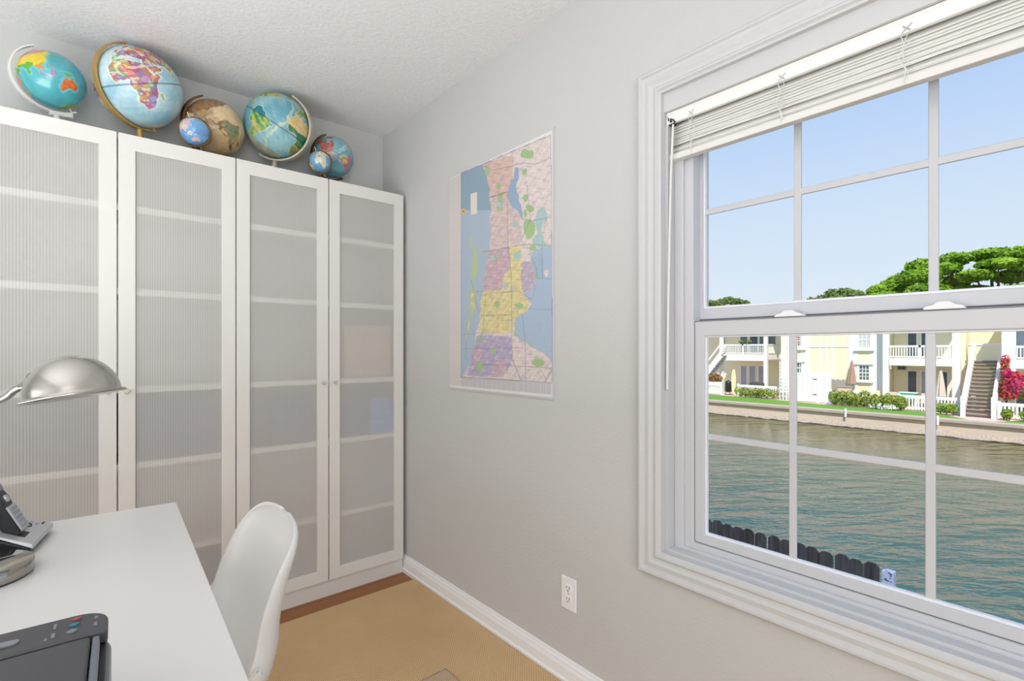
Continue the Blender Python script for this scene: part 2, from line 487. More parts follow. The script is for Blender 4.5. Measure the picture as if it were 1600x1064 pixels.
gk = MB(); ring_frame(gk, 'x', SY0 + .0012, SY1 - .0012, .6208, 1.2788, .0016, .0016, .0014, 1.3838, 1.3848); gk.build('gap_shade_strip', M['sash_gap'], win)
gk = MB(); gk.box(1.4135, 1.4155, SY0, SY1, 1.2805, 1.2850); gk.build('gap_shade_strip', M['sash_gap'], win)
for yy in (.519, .211):
    L = MB()
    prof = [(-.034, 0), (.034, 0), (.034, .004), (.028, .008), (.018, .010), (.012, .0155), (.006, .017), (-.006, .017), (-.012, .0155), (-.018, .010), (-.028, .008), (-.034, .004)]
    L.prism([(yy + a, 1.280 + b) for a, b in prof], 'x', 1.3835, 1.408)
    L.build('sash_lock', M['bead'], win, bevel=.0015)

# ---------------------------------------------------------------- mini blind, raised
M['slat'] = mat('blind_slat_enamel', rgb(222, 222, 218), .45, var=.01)
M['blindwhite'] = mat('white_blind_enamel', rgb(240, 240, 238), .4, var=.01)
bl = thing('window_blind', (1.345, .3725, 1.9), 'white mini blind pulled up to a stack at the window top', 'blind')
hr = MB()
hy0, hy1 = OY0 + .016, OY1 - .004
hr.box(1.331, 1.3335, hy0, hy1, 1.870, 1.904); hr.box(1.3705, 1.373, hy0, hy1, 1.870, 1.904)
hr.box(1.3335, 1.3705, hy0, hy1, 1.901, 1.904)
hr.box(1.3295, 1.331, hy0, hy1, 1.897, 1.904); hr.box(1.3295, 1.331, hy0, hy1, 1.870, 1.886)
hr.box(1.3335, 1.340, hy0, hy1, 1.870, 1.872); hr.box(1.364, 1.3705, hy0, hy1, 1.870, 1.872)
hr.build('headrail', M['blindwhite'], bl)
MB().box(1.328, 1.374, hy1 - .004, hy1 + .003, 1.868, 1.905).build('end_bracket', M['silver'], bl, bevel=.001)
tl = MB()
tl.tube([(1.345, .812, 1.888), (1.337, .814, 1.880), (1.328, .818, 1.878), (1.326, .810, 1.868), (1.326, .818, 1.862)], .0024, 8)
tl.box(1.3275, 1.3290, .822, .828, 1.872, 1.884); tl.box(1.3275, 1.3290, .831, .834, 1.878, 1.888); tl.box(1.334, 1.364, .822, .836, 1.868, 1.8725)
tl.build('tilt_mechanism', M['black'], bl)
ss = MB(); g = random.Random(3)
zz = 1.7885
while zz < 1.868:
    th = R(g.uniform(44, 66)) if g.random() < .82 else R(g.uniform(15, 40))
    ys = np.linspace(hy0 + .006, hy1 - .006 - g.uniform(0, .004), 17)
    cx = 1.352 + g.uniform(-.0015, .0015); hw = .0125
    tw = [th + R(g.uniform(-5, 5)) for _ in ys]; sag = [g.uniform(-.0008, .0008) for _ in ys]
    tw = np.convolve(np.pad(tw, 1, 'edge'), [.25, .5, .25], 'valid')
    rows = []
    for a in (-1, -.5, 0, .5, 1):       # -1 is the room side edge, hanging lower
        rows.append([(cx + a * hw * math.cos(t), y, zz + a * hw * math.sin(t) + .0018 * (1 - a * a) + sag[i]) for i, (y, t) in enumerate(zip(ys, tw))])
    ss.grid(rows)
    zz += g.uniform(.0042, .0082)
ss.build('slat_stack', M['slat'], bl, smooth=True, solid=.0006)
MB().box(1.339, 1.365, hy0 + .004, hy1 - .006, 1.763, 1.782).build('bottom_rail', M['whiteplast'], bl, bevel=.003)
for yy in (.76, .513, .262, .02):
    c = MB()
    pts = [(1.3375, yy, 1.869)]
    for q in range(1, 9):
        pts.append((1.3350, yy + g.uniform(-.010, .010), 1.869 - q * .0098))
    pts.append((1.3375, yy, 1.775))
    c.tube(pts, .0009, 6)
    c.tube([(1.335, yy + .012, 1.869), (1.3348, yy + .006, 1.85), (1.335, yy + .016, 1.82), (1.335, yy + .004, 1.795), (1.337, yy + .006, 1.766)], .0009, 6)
    c.build('ladder_cord', M['whiteplast'], bl)
    c = MB(); c.tube([(1.3285, yy - .009, 1.886), (1.3285, yy, 1.878), (1.3285, yy + .009, 1.871)], .0014, 6); c.tube([(1.3285, yy + .007, 1.885), (1.3285, yy - .006, 1.872)], .0014, 6)
    c.build('cord_guide', M['silver'], bl)
wd = MB(); wd.tube([(1.326, .816, 1.862), (1.326, .824, 1.70), (1.326, .832, 1.35), (1.326, .836, 1.076)], [.0035, .0036, .0038, .0042], 8)
wd.build('tilt_wand', M['whiteplast'], bl, smooth=True)

# ---------------------------------------------------------------- wall outlet
ot = thing('wall_outlet', (WX, 1.223, .324), 'white duplex wall outlet low on the grey wall beside the window', 'outlet')
oy, oz = 1.223, .324
MB().box(WX - .006, WX, oy - .036, oy + .036, oz - .058, oz + .058).build('cover_plate', M['base'], ot, bevel=.003)
for dz in (.0195, -.0195):
    prof = [(oy + .0165 * math.cos(a), oz + dz + max(-.0135, min(.0135, .0165 * math.sin(a)))) for a in np.linspace(0, 2 * PI, 24, endpoint=False)]
    s_ = MB().prism(prof, 'x', WX - .0085, WX - .004).build('socket_face', M['base'], ot)
    q = MB()
    q.box(WX - .0089, WX - .007, oy - .0075, oy - .0055, oz + dz - .001, oz + dz + .008)
    q.box(WX - .0089, WX - .007, oy + .0055, oy + .0075, oz + dz - .001, oz + dz + .007)
    q.lathe([(.0026, 0), (.0026, .002)], 10, (WX - .0089, oy, oz + dz - .0075), Matrix(((0, 0, 1), (0, 1, 0), (-1, 0, 0))))
    q.build('slots', M['black'], s_)
MB().lathe([(.003, 0), (.003, .001)], 12, (WX - .0066, oy, oz), Matrix(((0, 0, 1), (0, 1, 0), (-1, 0, 0)))).build('screw', M['silver'], ot)

# ---------------------------------------------------------------- rug and clear mat
o = MB().box(-1.6, WX - .022, -1.8, 2.29, .0005, .011).build('sisal_rug', M['sisal'], None, bevel=.003)
tag(o, 'tan woven sisal rug covering the wooden floor', 'rug')
cm = thing('chair_mat', (.33, .9, .0115), 'clear plastic chair mat lying on the tan rug', 'floor mat')
MB().add([(-.35, .25, .0135), (1.015, .25, .0135), (1.015, 1.565, .0135), (-.35, 1.565, .0135)], [(0, 1, 2, 3)]).build('sheet', M['mat_plastic'], cm)
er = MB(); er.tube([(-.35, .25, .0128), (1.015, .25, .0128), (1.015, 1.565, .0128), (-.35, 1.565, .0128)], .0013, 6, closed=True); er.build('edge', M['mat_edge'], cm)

# ================================================================== BOOKCASE CABINETS
DY = 2.408                              # door front
XE = [1.295 - .401 * k for k in range(5)]   # door edges from right to left
def cabinet(xr, label, lower):
    xl = xr - .802
    cab = thing('cabinet', ((xl + xr) / 2, 2.55, 0), label, 'cabinet', 'white cabinets with ribbed translucent doors')
    c = MB()
    y0, y1 = DY + .020, BY - .004
    c.box(xl, xl + .018, y0, y1, 0, 2.018); c.box(xr - .018, xr, y0, y1, 0, 2.018)
    c.box(xl + .018, xr - .018, y0, y1, 2.000, 2.018); c.box(xl + .018, xr - .018, y0, y1, .075, .093)
    c.box(xl + .018, xr - .018, y1 - .008, y1, .093, 2.0)
    c.build('carcass', M['cab_in'], cab)
    box1('plinth', M['cab'], cab, xl + .001, xr - .001, DY + .014, DY + .0195, 0, .074)
    for z in (.385, .745, 1.040, 1.418, 1.738):
        box1('shelf', M['cab_in'], cab, xl + .0185, xr - .0185, DY + .0105, y1 - .009, z - .0125, z + .0125)
    for k in (0, 1):
        a0 = xl + k * .401 + .0022; a1 = a0 + .3966
        if k == 0: a1 -= .0006
        d = MB(); ring_frame(d, 'y', a0, a1, .080, 2.020, .052, .056, .060, DY, DY + .018)
        dr = d.build('door', M['cab'], cab, bevel=.0012)
        MB().box(a0 + .051, a1 - .051, DY + .009, DY + .0092, .135, 1.961).build('ribbed_panel', M['ribbed'], dr)
        kx = a1 - .026 if k == 0 else a0 + .026
        Ax = Matrix(((1, 0, 0), (0, 0, 1), (0, -1, 0)))
        kb = MB(); kb.lathe([(.004, 0), (.004, -.008), (.0075, -.010), (.009, -.015), (.0075, -.020), (.0, -.021)], 16, (kx, DY - .0005, 1.036), Matrix(((1, 0, 0), (0, 0, 1), (0, 1, 0))))
        kb.build('knob', M['steelring'], dr, smooth=True)
    return cab
cabinet(XE[0], 'tall white ribbed-door cabinet in the corner beside the window wall', 0)
cabinet(XE[2], 'tall white cabinet behind the desk and nickel lamp, ribbed doors', 0)

# things dimly seen through the doors
def stored(name, label, cat, x0, x1, z0, h, y, m, grp=None):
    o = thing(name, ((x0 + x1) / 2, y + .06, z0), label, cat, grp)
    MB().box(x0, x1, y, y + .14, z0, z0 + h * .80).build('box_body', m, o, bevel=.008)
    MB().box(x0 - .003, x1 + .003, y - .003, y + .143, z0 + h * .80 + .0005, z0 + h).build('lid', m, o, bevel=.006)
    return o
mb_blue = mat('blue_grey_fabric_box', rgb(78, 82, 116), .8, var=.08)
mb_grey = mat('grey_fabric_box', rgb(92, 92, 98), .8, var=.08)
mb_lblue = mat('light_blue_box', rgb(84, 142, 222), .6, var=.05)
mb_tan = mat('tan_card_box', rgb(205, 190, 165), .8, var=.05)
S4, S3 = 1.0525 - .295, .3975
stored('storage_box', 'blue-grey box blurred behind second door from the left', 'box', .135, .460, .7580, .235, DY + .030, mb_blue)
stored('storage_box', 'grey box blurred behind the leftmost door, beside the lamp', 'box', -.25, .055, .7580, .235, DY + .030, mb_grey)
stored('storage_box', 'blue-grey box blurred behind third door, middle shelf', 'box', .655, .865, .7580, .225, DY + .030, mb_blue)
stored('storage_box', 'grey box blurred behind third door, left of the blue-grey box', 'box', .530, .635, .7580, .22, DY + .045, mb_grey)
stored('storage_box', 'blue-grey wide box blurred behind the rightmost door', 'box', .935, 1.095, .7580, .215, DY + .030, mb_blue)
stored('storage_box', 'light blue box blurred behind the rightmost door near the wall', 'box', 1.115, 1.245, .7580, .185, DY + .027, mb_lblue)
stored('storage_box', 'tan box blurred behind the rightmost door above the blue boxes', 'box', .99, 1.25, 1.0530, .27, DY + .05, mb_tan)
stored('storage_box', 'dark grey box low behind second door, beside the chair back', 'box', .14, .46, .0935, .245, DY + .030, mb_blue)

# ================================================================== DESK
DA = R(-1.9)
DC = Vector((.205, 1.785, 0))
TD = Matrix.Translation(DC) @ Matrix.Rotation(DA, 4, 'Z')
dk = thing('desk', (-.15, 1.05, 0), 'white desk with a plain top in front of the cabinets', 'desk')
MB(TD).box(-.80, 0, -1.50, 0, .706, .740).build('desktop', M['desk'], dk, bevel=.002)
for x in (-.74, -.01):
    for y in (-1.44, -.015):
        MB(TD).box(x - .05, x, y - .05, y, .0145 if (x > -.1) else .0120, .7055).build('leg', M['desk'], dk, bevel=.002)
ap = MB(TD); ap.box(-.74, -.06, -.055, -.035, .640, .7055).build('apron', M['desk'], dk)

# ================================================================== CHAIR
def chair():
    ch = thing('desk_chair', (.10, 1.385, .0145), 'white moulded plastic desk chair at the right side of the desk', 'chair')
    cl = np.array([(-.12, .462), (-.04, .445), (.08, .438), (.22, .438), (.312, .455), (.342, .508), (.352, .585), (.369, .665), (.386, .724), (.398, .770)])
    hw = np.array([.175, .195, .214, .238, .246, .228, .212, .200, .192, .190])
    wg = np.array([.005, .012, .022, .052, .080, .078, .066, .050, .034, .018])
    # arc-length parameter and smooth interpolation
    s = np.concatenate([[0], np.cumsum(np.hypot(*np.diff(cl, axis=0).T))]); s /= s[-1]
    def interp(t, arr):
        # catmull-rom on the nonuniform knots (numpy only)
        i = min(max(np.searchsorted(s, t) - 1, 0), len(s) - 2)
        h = s[i + 1] - s[i]; u = (t - s[i]) / h
        def sl(k):
            if k == 0: return (arr[1] - arr[0]) / (s[1] - s[0])
            if k == len(s) - 1: return (arr[-1] - arr[-2]) / (s[-1] - s[-2])
            return (arr[k + 1] - arr[k - 1]) / (s[k + 1] - s[k - 1])
        return (2 * u**3 - 3 * u**2 + 1) * arr[i] + (u**3 - 2 * u**2 + u) * h * sl(i) + (-2 * u**3 + 3 * u**2) * arr[i + 1] + (u**3 - u**2) * h * sl(i + 1)
    N, K = 84, 36
    rows = []
    for a in range(N + 1):
        t = a / 60 * .855 if a <= 60 else .855 + .145 * math.sin((a - 60) / 24 * PI / 2)
        c = interp(t, cl); w_ = interp(t, hw); d = interp(t, wg)
        e = 1e-3; c2 = interp(min(1, t + e), cl); c1 = interp(max(0, t - e), cl)
        tx, tz = (c2 - c1) / np.linalg.norm(c2 - c1)
        nx, nz = -tz, tx       # towards the sitter
        # round the top and the front corners
        if t > .855:
            q = (t - .855) / .1452
            kf = max(0, 1 - q ** 3.0) ** (1 / 3.3)
            w_ = w_ * kf; d = d * kf
        if t < .10:
            q = (.10 - t) / .10; w_ = w_ * (1 - .5 * q ** 3)
        row = []
        for k in range(K + 1):
            v = -1 + 2 * k / K
            an = v * PI / 2
            yv = math.copysign(abs(math.sin(an)) ** (2 / 2.9), v)
            off = d * (1 - abs(math.cos(an)) ** (2 / 2.4))
            row.append((c[0] + nx * off, 1.385 + yv * w_, c[1] + nz * off))
        rows.append(row)
    m = MB().grid(rows)
    sh = m.build('shell', M['chair'], ch, smooth=True, angle=180)
    md = sh.modifiers.new('thick', 'SOLIDIFY'); md.thickness = .010; md.offset = 0
    md = sh.modifiers.new('soft', 'BEVEL'); md.width = .003; md.segments = 2; md.limit_method = 'ANGLE'; md.angle_limit = R(60)
    cx, cy = .08, 1.385
    MB().box(cx - .09, cx + .09, cy - .07, cy + .07, .410, .4315).build('seat_plate', M['silver'], ch, bevel=.004)
    MB().lathe([(.025, .105), (.025, .25), (.017, .252), (.017, .4095)], 20, (cx, cy, 0)).build('gas_column', M['silver'], ch, smooth=True)
    for k in range(5):
        a = 2 * PI * k / 5 + .3
        e = Vector((cx + .24 * math.cos(a), cy + .24 * math.sin(a), .082))
        lg = MB(); lg.tube([(cx, cy, .112), ((cx + e.x) / 2, (cy + e.y) / 2, .108), e], [.022, .018, .013], 8)
        lg_o = lg.build('leg', M['chair'], ch, smooth=True)
        ws = Vector((-math.sin(a), math.cos(a), 0))
        A = Matrix((ws.cross(Vector((0, 0, 1))), Vector((0, 0, 1)), ws)).transposed()
        MB().lathe([(.010, -.012), (.027, -.012), (.027, .012), (.010, .012)], 18, (e.x, e.y, .0415), A).build('caster', M['black'], lg_o, smooth=True)
    return ch
chair()
# ================================================================== DESK LAMP
DZ = .7405
lamp = thing('desk_lamp', (-.175, 1.45, DZ), 'brushed nickel desk lamp with domed shade and round base', 'lamp')
bo = (-.170, 1.432, DZ)
MB().lathe([(.088, 0), (.0895, .003)], 64, bo).build('base_pad', M['black'], lamp)
MB().lathe([(.0895, .0031), (.090, .005), (.090, .0245), (.0885, .026), (.03, .0285), (.012, .034), (.012, .05), (.0, .05)], 64, bo).build('base', M['chrome'], lamp, smooth=True)
rt_ = Vector((CY, -SY, 0))
SCN = Vector((-.019, 1.462, 1.092))
ax = (Vector((0, 0, 1)) * math.cos(R(10.5)) - rt_ * math.sin(R(10.5))).normalized()
sx_ = Vector((0, 1, 0)).cross(ax).normalized(); sy_ = ax.cross(sx_)
AL = Matrix((sx_, sy_, ax)).transposed()
prof = [(.0915, -.0015), (.0925, .0), (.0915, .0015), (.0845, .002)]
prof += [(.0832 * math.cos(a), .004 + .085 * math.sin(a)) for a in np.linspace(0.03, PI / 2, 16)]
sh = MB(); sh.lathe(prof, 72, SCN, AL)
shade = sh.build('lamp_shade', M['nickel'], lamp, smooth=True, solid=.0015, angle=180)
lw = (-rt_ * math.cos(R(9)) - Vector((0, 0, 1)) * math.sin(R(9)) * .2).normalized()
p0 = SCN + lw * .076 + ax * .034
p1 = SCN + lw * .112 + ax * .024
MB().tube([p0, (p0 * .6 + p1 * .4), p1], [.024, .017, .009], 20).build('socket_cone', M['nickel'], lamp, smooth=True)
path = [p1, SCN + lw * .130 + ax * .016, SCN + lw * .155 + ax * .000, Vector((-.205, 1.572, 1.045)), Vector((-.222, 1.565, .97)), Vector((-.215, 1.53, .88)), Vector((-.195, 1.47, .815)), Vector((-.170, 1.432, .785))]
def smooth_path(pts, n):
    out = []
    for i in range(len(pts) - 1):
        a = pts[max(i - 1, 0)]; b = pts[i]; c = pts[i + 1]; d = pts[min(i + 2, len(pts) - 1)]
        for k in range(n):
            t = k / n
            out.append(0.5 * ((2 * b) + (c - a) * t + (2 * a - 5 * b + 4 * c - d) * t * t + (3 * b - a - 3 * c + d) * t ** 3))
    return out + [pts[-1]]
MB().tube(smooth_path(path, 6), .0075, 12).build('arm', M['nickel'], lamp, smooth=True)
MB().ball(SCN + ax * .030, .028, n=20).build('bulb', M['whiteplast'], lamp, smooth=True)

# ================================================================== CORDLESS PHONE
ph = thing('cordless_phone', (-.12, 1.62, DZ), 'black and silver cordless phone standing in its charging base on the desk', 'phone')
pa = R(-10)
nx_ = Vector((math.cos(pa), math.sin(pa), 0)); wy_ = Vector((-math.sin(pa), math.cos(pa), 0))
PO = Vector((-.078, 1.618, DZ))     # front centre of the base on the desk
TP = Matrix.Translation(PO) @ Matrix((nx_, wy_, Vector((0, 0, 1)))).transposed().to_4x4()
# base: sloped wedge, local x points to the front
b = MB(TP); b.prism([(-.012, 0), (0, .012), (-.018, .0215), (-.075, .050), (-.12, .058), (-.15, .045), (-.15, 0)], 'y', -.082, .082)
base = b.build('charging_base', M['black'], ph, bevel=.004)
b = MB(TP)
tilt = math.atan2(.028, .057)
b.hexa([(.003, -.081, .0100), (.003, .081, .0100), (-.076, .078, .0535), (-.076, -.078, .0535)], [(.002, -.079, .0200), (.002, .079, .0200), (-.076, .076, .0565), (-.076, -.076, .0565)])
pl = b.build('face_plate', M['silver'], ph, bevel=.001)
def on_plate(d, y, w_, l_, h=.0012):
    """small key on the sloped plate: d = distance from the front edge, y = sideways"""
    def pt(dd, yy, hh):
        return (-.002 - dd * .904, yy, .0215 + dd * .4277 + hh)
    return [pt(d, y - w_, 0.0002), pt(d, y + w_, 0.0002), pt(d + l_, y + w_, 0.0002), pt(d + l_, y - w_, 0.0002)], [pt(d, y - w_, h), pt(d, y + w_, h), pt(d + l_, y + w_, h), pt(d + l_, y - w_, h)]
for k in range(4):
    MB(TP).hexa(*on_plate(.018 + .0105 * k, .050, .008, .006)).build('key', M['greykey'], pl)
for d, y, w_, l_ in ((.010, .064, .008, .004), (.064, .055, .013, .010), (.052, .030, .008, .008), (.018, -.032, .018, .014)):
    MB(TP).hexa(*on_plate(d, y, w_, l_)).build('key', M['printer_dk'], pl)
for a0 in (0,):
    ring = MB(TP)
    pts = [(-.002 - (.036 + .010 * math.cos(a)) * .904, .028 + .012 * math.sin(a), .0228 + (.036 + .010 * math.cos(a)) * .4277) for a in np.linspace(0, 2 * PI, 20, endpoint=False)]
    ring.tube(pts, .0012, 6, closed=True); ring.build('navigation_ring', M['printer_dk'], pl, smooth=True)
# handset leaning back in the cradle
hd = R(24)
up_ = Vector((-math.sin(hd), 0, math.cos(hd))); fr_ = Vector((math.cos(hd), 0, math.sin(hd)))
HO = Vector((-.026, -.026, .0370))
TH = TP @ Matrix.Translation(HO) @ Matrix((fr_, Vector((0, 1, 0)), up_)).transposed().to_4x4()
h = MB(TH); h.prism([(0, 0), (.004, .012), (.003, .060), (.006, .085), (.003, .105), (.0, .158), (-.010, .165), (-.024, .160), (-.028, .09), (-.022, .0)], 'y', -.024, .024)
hs = h.build('handset', M['black'], ph, bevel=.003)
MB(TH).prism([(.0045, .004), (.0085, .012), (.0075, .066), (.003, .068)], 'y', -.023, .023).build('keypad_plate', M['silver'], hs, bevel=.001)
for r_ in range(5):
    for c_ in range(3):
        MB(TH).box(.0075, .0092, -.0185 + c_ * .0132, -.0085 + c_ * .0132, .012 + r_ * .0105, .0195 + r_ * .0105).build('key', M['greykey'], hs, bevel=.0008)
MB(TH).box(.0035, .0062, -.0175, .0175, .106, .140).build('display', M['lcd'], hs)
MB(TH).lathe([(.0, 0), (.009, .0), (.008, .004), (.0, .005)], 20, (.0052, 0, .085), Matrix(((0, 0, 1), (0, 1, 0), (-1, 0, 0)))).build('navigation_key', M['silver'], hs, smooth=True)
MB(TH).box(.0012, .0030, -.012, .012, .148, .152).build('earpiece_slot', M['printer_dk'], hs)

# ================================================================== PRINTER
pr = thing('printer', (-.2, .66, DZ), 'dark grey printer with button panel on the near end of the desk', 'printer')
TPr = Matrix.Translation((.020, .832, DZ)) @ Matrix.Rotation(R(-2.5), 4, 'Z')
def round_rect(x0, x1, y0, y1, r, n=8):
    pts = []
    for cx, cy, a0 in ((x1 - r, y1 - r, 0), (x0 + r, y1 - r, 90), (x0 + r, y0 + r, 180), (x1 - r, y0 + r, 270)):
        for k in range(n + 1):
            a = R(a0 + 90 * k / n); pts.append((cx + r * math.cos(a), cy + r * math.sin(a)))
    return pts
H = .120
MB(TPr).prism(round_rect(-.440, .006, -.300, 0, .030), 'z', .004, .085).build('lower_body', M['printer_gl'], pr, bevel=.006)
MB(TPr).prism(round_rect(-.436, .002, -.296, -.002, .028), 'z', .0855, .103).build('seam_band', M['printer_dk'], pr, bevel=.002)
# control panel strip across the far end with rounded far corners
pts = round_rect(-.437, .003, -.16, -.001, .032)
pan = [p for p in pts if p[1] > -.066]
pan = [(.003, -.066)] + [p for p in pan] + [(-.437, -.066)]
cp = MB(TPr).prism(pan, 'z', .1035, H).build('control_panel', M['printer'], pr, bevel=.003)
MB(TPr).box(-.434, -.012, -.296, -.0685, .1035, H - .001).build('scanner_lid', M['printer'], pr, bevel=.004)
MB(TPr).box(-.0112, -.004, -.296, -.0685, .1035, H - .003).build('lid_edge', M['printer_gl'], pr, bevel=.002)
for sx in (-.40, -.04):
    MB(TPr).box(sx - .01, sx + .01, -.28, -.26, 0, .0038).build('foot', M['black'], pr)
    MB(TPr).box(sx - .01, sx + .01, -.04, -.02, 0, .0038).build('foot', M['black'], pr)
mk_red = mat('red_button', rgb(150, 78, 82), .4, var=.05); mk_teal = mat('teal_button', rgb(48, 116, 142), .4, var=.05); mk_icon = mat('pale_icon_print', rgb(128, 131, 138), .5, var=.05)
MB(TPr).prism([(a * .012 - .088, b_ * .0058 - .038) for a, b_ in [(math.copysign(abs(math.cos(t)) ** .5, math.cos(t)), math.copysign(abs(math.sin(t)) ** .8, math.sin(t))) for t in np.linspace(0, 2 * PI, 28, endpoint=False)]], 'z', H + .0001, H + .0018).build('wide_key', mk_icon, cp)
for k, (mm, y) in enumerate(((mk_red, -.016), (mk_teal, -.031), (mk_icon, -.048))):
    c_ = (-.028 - .001 * k, y)
    MB(TPr).prism([(c_[0] + a * .0052, c_[1] + b_ * .0040) for a, b_ in ((1, .15), (.15, 1), (-.15, 1), (-1, .15), (-1, -.15), (-.15, -1), (.15, -1), (1, -.15))], 'z', H + .0001, H + .0016).build('diamond_key', mm, cp)
for x, y, w_, l_ in ((-.009, -.024, .0016, .0035), (-.009, -.043, .0016, .0045), (-.047, -.022, .0013, .007), (-.047, -.046, .0016, .006), (-.053, -.052, .0012, .003), (-.122, -.028, .003, .004), (-.127, -.044, .0022, .006), (-.128, -.058, .004, .002), (-.168, -.050, .0022, .008), (-.182, -.056, .003, .003)):
    MB(TPr).hexa([(x - w_, y - l_, H + .0001), (x + w_, y - l_, H + .0001), (x + w_, y + l_, H + .0001), (x - w_, y + l_, H + .0001)], [(x - w_, y - l_, H + .0006), (x + w_, y - l_, H + .0006), (x + w_, y + l_, H + .0006), (x - w_, y + l_, H + .0006)]).build('printed_icon', mk_icon, cp)
MB(TPr).box(-.145, -.1445, -.062, -.036, H + .0001, H + .0005).build('printed_divider', mk_icon, cp)

# ================================================================== GLOBES
CONT = {
 'na': [(-168,66),(-156,71),(-128,70),(-110,68),(-95,69),(-82,68),(-94,60),(-92,57),(-82,53),(-79,52),(-77,57),(-78,62),(-70,61),(-64,59),(-56,53),(-60,50),(-66,50),(-65,45),(-70,42),(-74,40),(-76,35),(-81,31),(-80,25),(-82,28),(-84,30),(-90,29),(-97,27),(-97,22),(-94,18),(-91,19),(-90,21),(-87,21),(-88,16),(-83,15),(-83,10),(-77,8),(-81,7),(-86,11),(-92,14),(-98,16),(-105,20),(-109,25),(-114,31),(-112,29),(-110,23),(-115,29),(-117,33),(-122,37),(-124,43),(-124,48),(-131,54),(-140,60),(-150,60),(-158,56),(-164,55),(-157,59),(-165,61)],
 'sa': [(-77,8),(-72,12),(-62,10),(-52,5),(-50,0),(-44,-3),(-35,-6),(-39,-13),(-40,-20),(-48,-26),(-53,-33),(-57,-36),(-62,-39),(-65,-43),(-67,-50),(-69,-55),(-74,-52),(-74,-42),(-73,-35),(-70,-25),(-71,-18),(-76,-14),(-81,-6),(-80,0),(-78,4)],
 'af': [(-6,36),(10,37),(11,34),(20,31),(30,31),(34,28),(37,22),(39,15),(43,11),(51,12),(48,5),(41,-2),(39,-8),(40,-15),(35,-20),(35,-24),(32,-28),(27,-34),(19,-35),(17,-30),(12,-18),(13,-10),(9,-1),(9,4),(4,6),(-4,5),(-8,4),(-13,9),(-17,14),(-16,20),(-13,27),(-9,31)],
 'eu': [(-9,37),(-9,43),(-2,43),(-1,46),(-4,48),(2,50),(8,54),(8,57),(11,56),(12,54),(20,55),(24,58),(30,60),(22,60),(25,65),(21,63),(17,61),(16,57),(12,56),(10,59),(5,59),(6,62),(14,68),(25,71),(40,67),(44,68),(60,69),(60,50),(50,45),(40,47),(38,45),(41,41),(30,41),(28,37),(24,37),(22,40),(19,42),(13,45),(18,40),(15,38),(12,42),(8,44),(3,42),(0,39),(-2,37)],
 'as': [(60,69),(70,73),(80,73),(100,77),(113,74),(130,71),(160,70),(180,68),(178,63),(163,60),(162,55),(157,51),(155,58),(142,59),(135,54),(141,52),(138,46),(130,42),(129,36),(126,35),(126,39),(122,39),(118,38),(122,37),(120,33),(122,30),(118,24),(110,21),(106,20),(109,14),(106,9),(102,13),(100,10),(104,2),(98,9),(97,16),(92,21),(87,21),(80,15),(80,11),(77,8),(73,18),(70,22),(66,25),(57,26),(50,30),(48,29),(52,24),(57,24),(59,22),(52,16),(44,13),(40,20),(35,28),(35,33),(36,36),(28,37),(30,41),(41,41),(50,45),(60,50)],
 'au': [(114,-22),(122,-18),(129,-15),(132,-11),(137,-12),(136,-15),(140,-17),(142,-11),(146,-19),(150,-23),(153,-28),(150,-37),(146,-39),(140,-38),(137,-34),(131,-31),(124,-33),(116,-35),(114,-28)],
 'gl': [(-73,78),(-60,82),(-30,83),(-18,76),(-22,70),(-40,65),(-44,60),(-52,65),(-55,70)],
 'mg': [(44,-16),(50,-15),(47,-25),(44,-23)],
 'bo': [(109,1),(117,7),(118,1),(115,-4),(110,-3)], 'su': [(95,5),(98,5),(106,-4),(106,-6),(101,-3)], 'ja': [(105,-6),(114,-7),(115,-9),(106,-8)], 'ng': [(131,0),(141,-3),(148,-7),(150,-10),(141,-9),(137,-7)], 'sl': [(119,1),(125,1),(123,-5),(120,-5)],
 'jp': [(130,32),(136,34),(141,36),(142,41),(145,44),(141,45),(139,38),(131,34)], 'ph': [(120,18),(122,17),(126,7),(122,8)], 'uk': [(-5,50),(1,52),(-2,57),(-5,58),(-4,54)], 'nz': [(172,-35),(178,-38),(174,-42),(167,-46),(171,-42)], 'ta': [(145,-41),(148,-41),(147,-44)], 'cu': [(-84,22),(-75,20),(-70,19),(-78,22)]}

def inpoly(X, Y, poly):
    inside = np.zeros(X.shape, bool); n = len(poly)
    for i in range(n):
        x1, y1 = poly[i]; x2, y2 = poly[(i + 1) % n]
        if y1 == y2: continue
        c = ((y1 > Y) != (y2 > Y)) & (X < (x2 - x1) * (Y - y1) / (y2 - y1) + x1)
        inside ^= c
    return inside

def vnoise(X, Y, Z, fr, seed):
    """cheap smooth value noise from sums of sines"""
    g = np.random.default_rng(seed); out = np.zeros(X.shape)
    for _ in range(10):
        k = g.normal(0, 1, 3) * fr; p = g.uniform(0, 6.28)
        out += np.sin(k[0] * X + k[1] * Y + k[2] * Z + p)
    return out / 4.5

def L3(c): return np.array([lin(v) for v in c])

